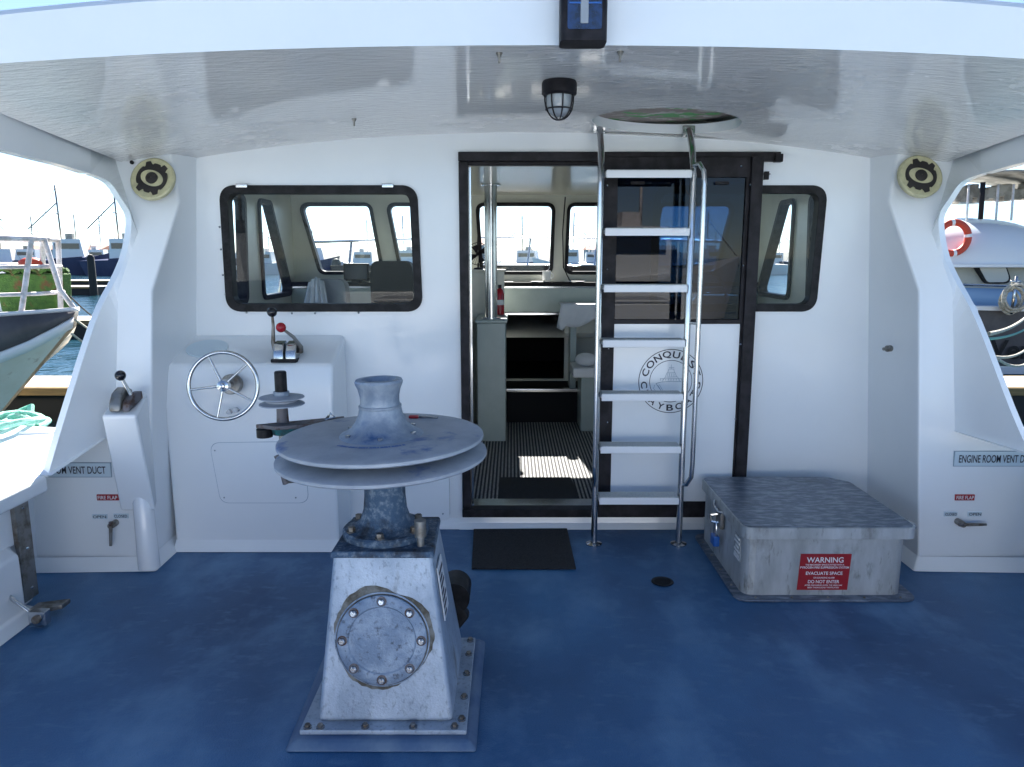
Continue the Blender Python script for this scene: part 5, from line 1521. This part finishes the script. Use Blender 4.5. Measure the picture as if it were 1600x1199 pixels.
# bimini and clear curtains
zc0, zc1 = P(1512, 318, y=15).z, P(1545, 272, y=15).z
m = MB(); rows = []
for yy in (14.3, 14.8, 15.4, 16.2):
    rows.append([Vector((P(1488, 300, y=15).x + u * 3.0, yy, zc0 + .30 + (zc1 - zc0 - .3) * math.sin(PI * min(u * 1.1 + .22, 1)) - .03 * (yy - 15.2) ** 2)) for u in [i / 12 for i in range(13)]])
m.sheet(rows).obj('bimini', CANVAS, rb, solid=.03)
for px in (1510, 1533, 1556, 1580, 1612):
    a_ = P(px, 345, y=14.6); b_ = P(px + 4, 288, y=14.6)
    MB().tube([a_, b_], .022, 8).obj('canopy_pole', RAILW, rb)
a_, b_ = P(1536, 285, y=14.3), P(1532, 343, y=14.3)
MB().tube([a_, b_], .045, 8).obj('aerial', DARKV, rb)
m = MB()
random.seed(5)
for k in range(14):
    px = 1495 + k * 8.5
    zz = P(0, 300, y=15).z
    p_ = P(px, 300 + random.uniform(-4, 4), y=15.3); hh_ = random.uniform(.12, .22)
    m.box((p_.x - .08, 15.2, p_.z - hh_), (p_.x + .06, 15.5, p_.z + hh_ * .6))
m.obj('stowed_gear', CANVAS, rb, bevel=.02)
q0, q1 = P(1495, 345, y=14.45), P(1600, 316, y=14.45)
MB().add([Vector((q0.x, 14.45, q0.z)), Vector((q1.x + .5, 14.45, q0.z - .3)), Vector((q1.x + .5, 14.45, q1.z)), Vector((q0.x, 14.45, q1.z))], [(0, 1, 2, 3)]).obj('clear_curtain', CLEARV, rb)
# lettering on the dark hull
lq = P(1588, 548, y=12.9)
t_ = text_mb('Ven', .75, .34, lambda u, v: Vector((lq.x + u, 13.03, lq.z + v)), bold=.02)
t_.obj('name_lettering', RUBBER, rb, weld=False)
# coil of rope
rc = P(1583, 464, y=12.8)
m = MB()
for k in range(6):
    r_ = .20 + .03 * math.sin(k * 2.1)
    m.tube([rc + Vector((r_ * math.cos(a_) * (1 - .04 * k), .03 * k - .08 + .02 * math.sin(3 * a_ + k), r_ * 1.05 * math.sin(a_) - .015 * k)) for a_ in [2 * PI * i / 24 for i in range(24)]], .022, 7, True)
tag(m.obj('rope_coil', ROPEW), 'coiled pale rope hanging on the right boat above its dark hull', 'rope coil')
t = MB().tube([rc + Vector((0, 0, -.3)), rc + Vector((.02, 0, .35))], .025, 8).tube([rc + Vector((-.08, 0, .26)), rc + Vector((.1, 0, .26))], .02, 8)
t.obj('cleat_post', STEEL, rb)

# ------------------------------------------------------------------ far harbour: boats, masts, palms, sheds
BIG = 'fishing boats moored along the far quay'


def far_boat(dark):
    t = thing('fishing_boat', '', 'boat', (0, 0, 0), BIG)
    m = MB()
    L = 9.0
    g, k_ = [], []
    ring = [(-4.5, 0, 1.3), (-4.4, 1.3, 1.3), (0, 1.5, 1.4), (3, 1.2, 1.8), (4.8, 0, 2.3), (3, -1.2, 1.8), (0, -1.5, 1.4), (-4.4, -1.3, 1.3), (-4.5, 0, 1.3)]
    g = [Vector(p) for p in ring]; k_ = [Vector((x * .86, y * .8, -.3)) for x, y, z in ring]
    m.sheet([g, k_]); m.add(g[:-1], [tuple(range(8))])
    m.obj('hull', HULLB if dark else HULLW, t)
    MB().hexa([(-1.5, -1, 1.3), (1.6, -1, 1.3), (1.6, 1, 1.3), (-1.5, 1, 1.3)], [(-1.4, -.9, 3.3), (1.2, -.9, 3.3), (1.2, .9, 3.3), (-1.4, .9, 3.3)]).obj('wheelhouse', HULLW, t)
    MB().box((-1.2, -1.02, 2.4), (1.1, 1.02, 2.9)).obj('window_band', TINTB, t)
    m = MB().tube([(-.8, 0, 3.3), (-.9, 0, 8.2)], .09, 6).tube([(-.9, 0, 6.6), (-3.8, 0, 4.2)], .06, 5).tube([(-.85, -.7, 5.6), (-.85, .7, 5.6)], .05, 5).tube([(.6, 0, 3.3), (.6, 0, 5.6)], .06, 5)
    m.tube([(-.9, 0, 8.0), (4.6, 0, 2.3)], .022, 4).tube([(-.9, 0, 8.0), (-4.3, 0, 1.4)], .022, 4).box((-.3, -.4, 3.3), (.4, .4, 3.8))
    m.obj('mast', RAILW if not dark else DULL, t)
    return t


dk = far_boat(True); wh = far_boat(False)
random.seed(11)
spots = []
x = -92
i = 0
while x < 92:
    spots.append((x, random.uniform(92, 122), random.uniform(-.5, .5) + (PI if random.random() < .5 else 0), random.random() < .55, random.uniform(.8, 1.15)))
    x += random.uniform(4.6, 8)
nd = nw = 0
for (x, y, rz, dark, sc) in spots:
    src = dk if dark else wh
    first = (dark and nd == 0) or (not dark and nw == 0)
    if dark: nd += 1
    else: nw += 1
    if first: o_ = src; o_.location = (x, y, ZW); o_.rotation_euler = (0, 0, rz); o_.scale = (sc,) * 3
    else: o_ = copy_tree(src, (x, y, ZW), None, rz, (sc,) * 3)
    o_['label'] = 'distant dark blue hulled fishing boat with a white wheelhouse, across the harbour' if dark else 'distant white hulled fishing boat with a tall mast, across the harbour'
# large dark ship group close to the left opening
for k, (x, y, rz, lab) in enumerate(((-54, 92, .25, 'large dark blue fishing boat far off in the left opening, its left one'), (-46, 90, .1, 'large dark blue fishing boat far off in the left opening, beside the pillar'))):
    o_ = copy_tree(dk, (x, y, ZW), None, rz, (1.15, 1.15, 1.3)); o_['label'] = lab
for k, (x, y, rz, sc, lab) in enumerate(((-9, -16, .4, .9, 'dark blue fishing boat moored astern, on the left'), (4, -19, -.3, 1.0, 'dark blue fishing boat moored astern, in the middle'), (14, -15, .9, .9, 'dark blue fishing boat moored astern, on the right'), (-22, -30, 0, 1.1, 'dark blue fishing boat farther astern on the left'), (26, -34, .2, 1.2, 'dark blue fishing boat farther astern on the right'))):
    o_ = copy_tree(wh if k % 2 else dk, (x, y, ZW), None, rz, (sc,) * 3); o_['label'] = lab if k % 2 == 0 else lab.replace('dark blue', 'white')
pontoon(-26, 26, -9.2, -8.0, 'long pale pontoon astern of the boat', PONTW)
# sheds
for k, (x, y, w_, h_, lab) in enumerate(((-150, 250, 26, 5, 'low pale shed on the far left shore'), (-12, 240, 14, 7, 'gabled pale shed seen through the doorway window'), (40, 250, 30, 5, 'long low shed on the far shore seen through the cabin'), (150, 240, 24, 6, 'low pale shed on the far right shore'))):
    t = thing('shed', lab, 'shed', (x, y, 0))
    MB().box((x - w_ / 2, y, ZW), (x + w_ / 2, y + 12, h_ * .7)).obj('wall', BUILDM, t)
    MB().add([(x - w_ / 2 - .4, y - .4, h_ * .7), (x + w_ / 2 + .4, y - .4, h_ * .7), (x + w_ / 2 + .4, y + 12.4, h_ * .7), (x - w_ / 2 - .4, y + 12.4, h_ * .7), (x - w_ / 2, y + 6, h_), (x + w_ / 2, y + 6, h_)], [(0, 1, 5, 4), (2, 3, 4, 5), (1, 2, 5), (3, 0, 4)]).obj('roof', ROOFM, t)


def palm(x, y, h, label):
    t = thing('palm_tree', label, 'palm tree', (x, y, 0))
    MB().tube([(x, y, 0), (x + .3, y, h * .5), (x + .2, y, h)], [.3, .22, .18], 8).obj('trunk', PALMT, t)
    m = MB()
    for k in range(18):
        a_ = random.random() * 2 * PI; el_ = random.uniform(-.2, 1.1); L = random.uniform(1.8, 2.6)
        p_ = Vector((x + .2, y, h)); d_ = Vector((math.cos(a_) * math.cos(el_), math.sin(a_) * math.cos(el_), math.sin(el_)))
        sd = d_.cross(Vector((0, 0, 1))).normalized()
        prev = None
        for j in range(5):
            c = p_ + d_ * L * j / 4 - Vector((0, 0, .9 * (j / 4) ** 2)); wj = .28 * math.sin(PI * (j + .6) / 5)
            cur = (c - sd * wj, c + sd * wj)
            if prev: m.add([prev[0], prev[1], cur[1], cur[0]], [(0, 1, 2, 3)])
            prev = cur
    m.obj('crown', PALML, t)


for x, y, h, lab in ((-165, 230, 11, 'tall palm on the far left shore, left of a pair'), (-158, 232, 13, 'tall palm on the far left shore, right of a pair'), (-78, 225, 12, 'palm on the far shore seen in the left side window'), (-70, 228, 10, 'shorter palm beside another, seen in the left window'), (120, 230, 12, 'palm on the far right shore')):
    palm(x, y, h, lab)
bpy.context.view_layer.update()
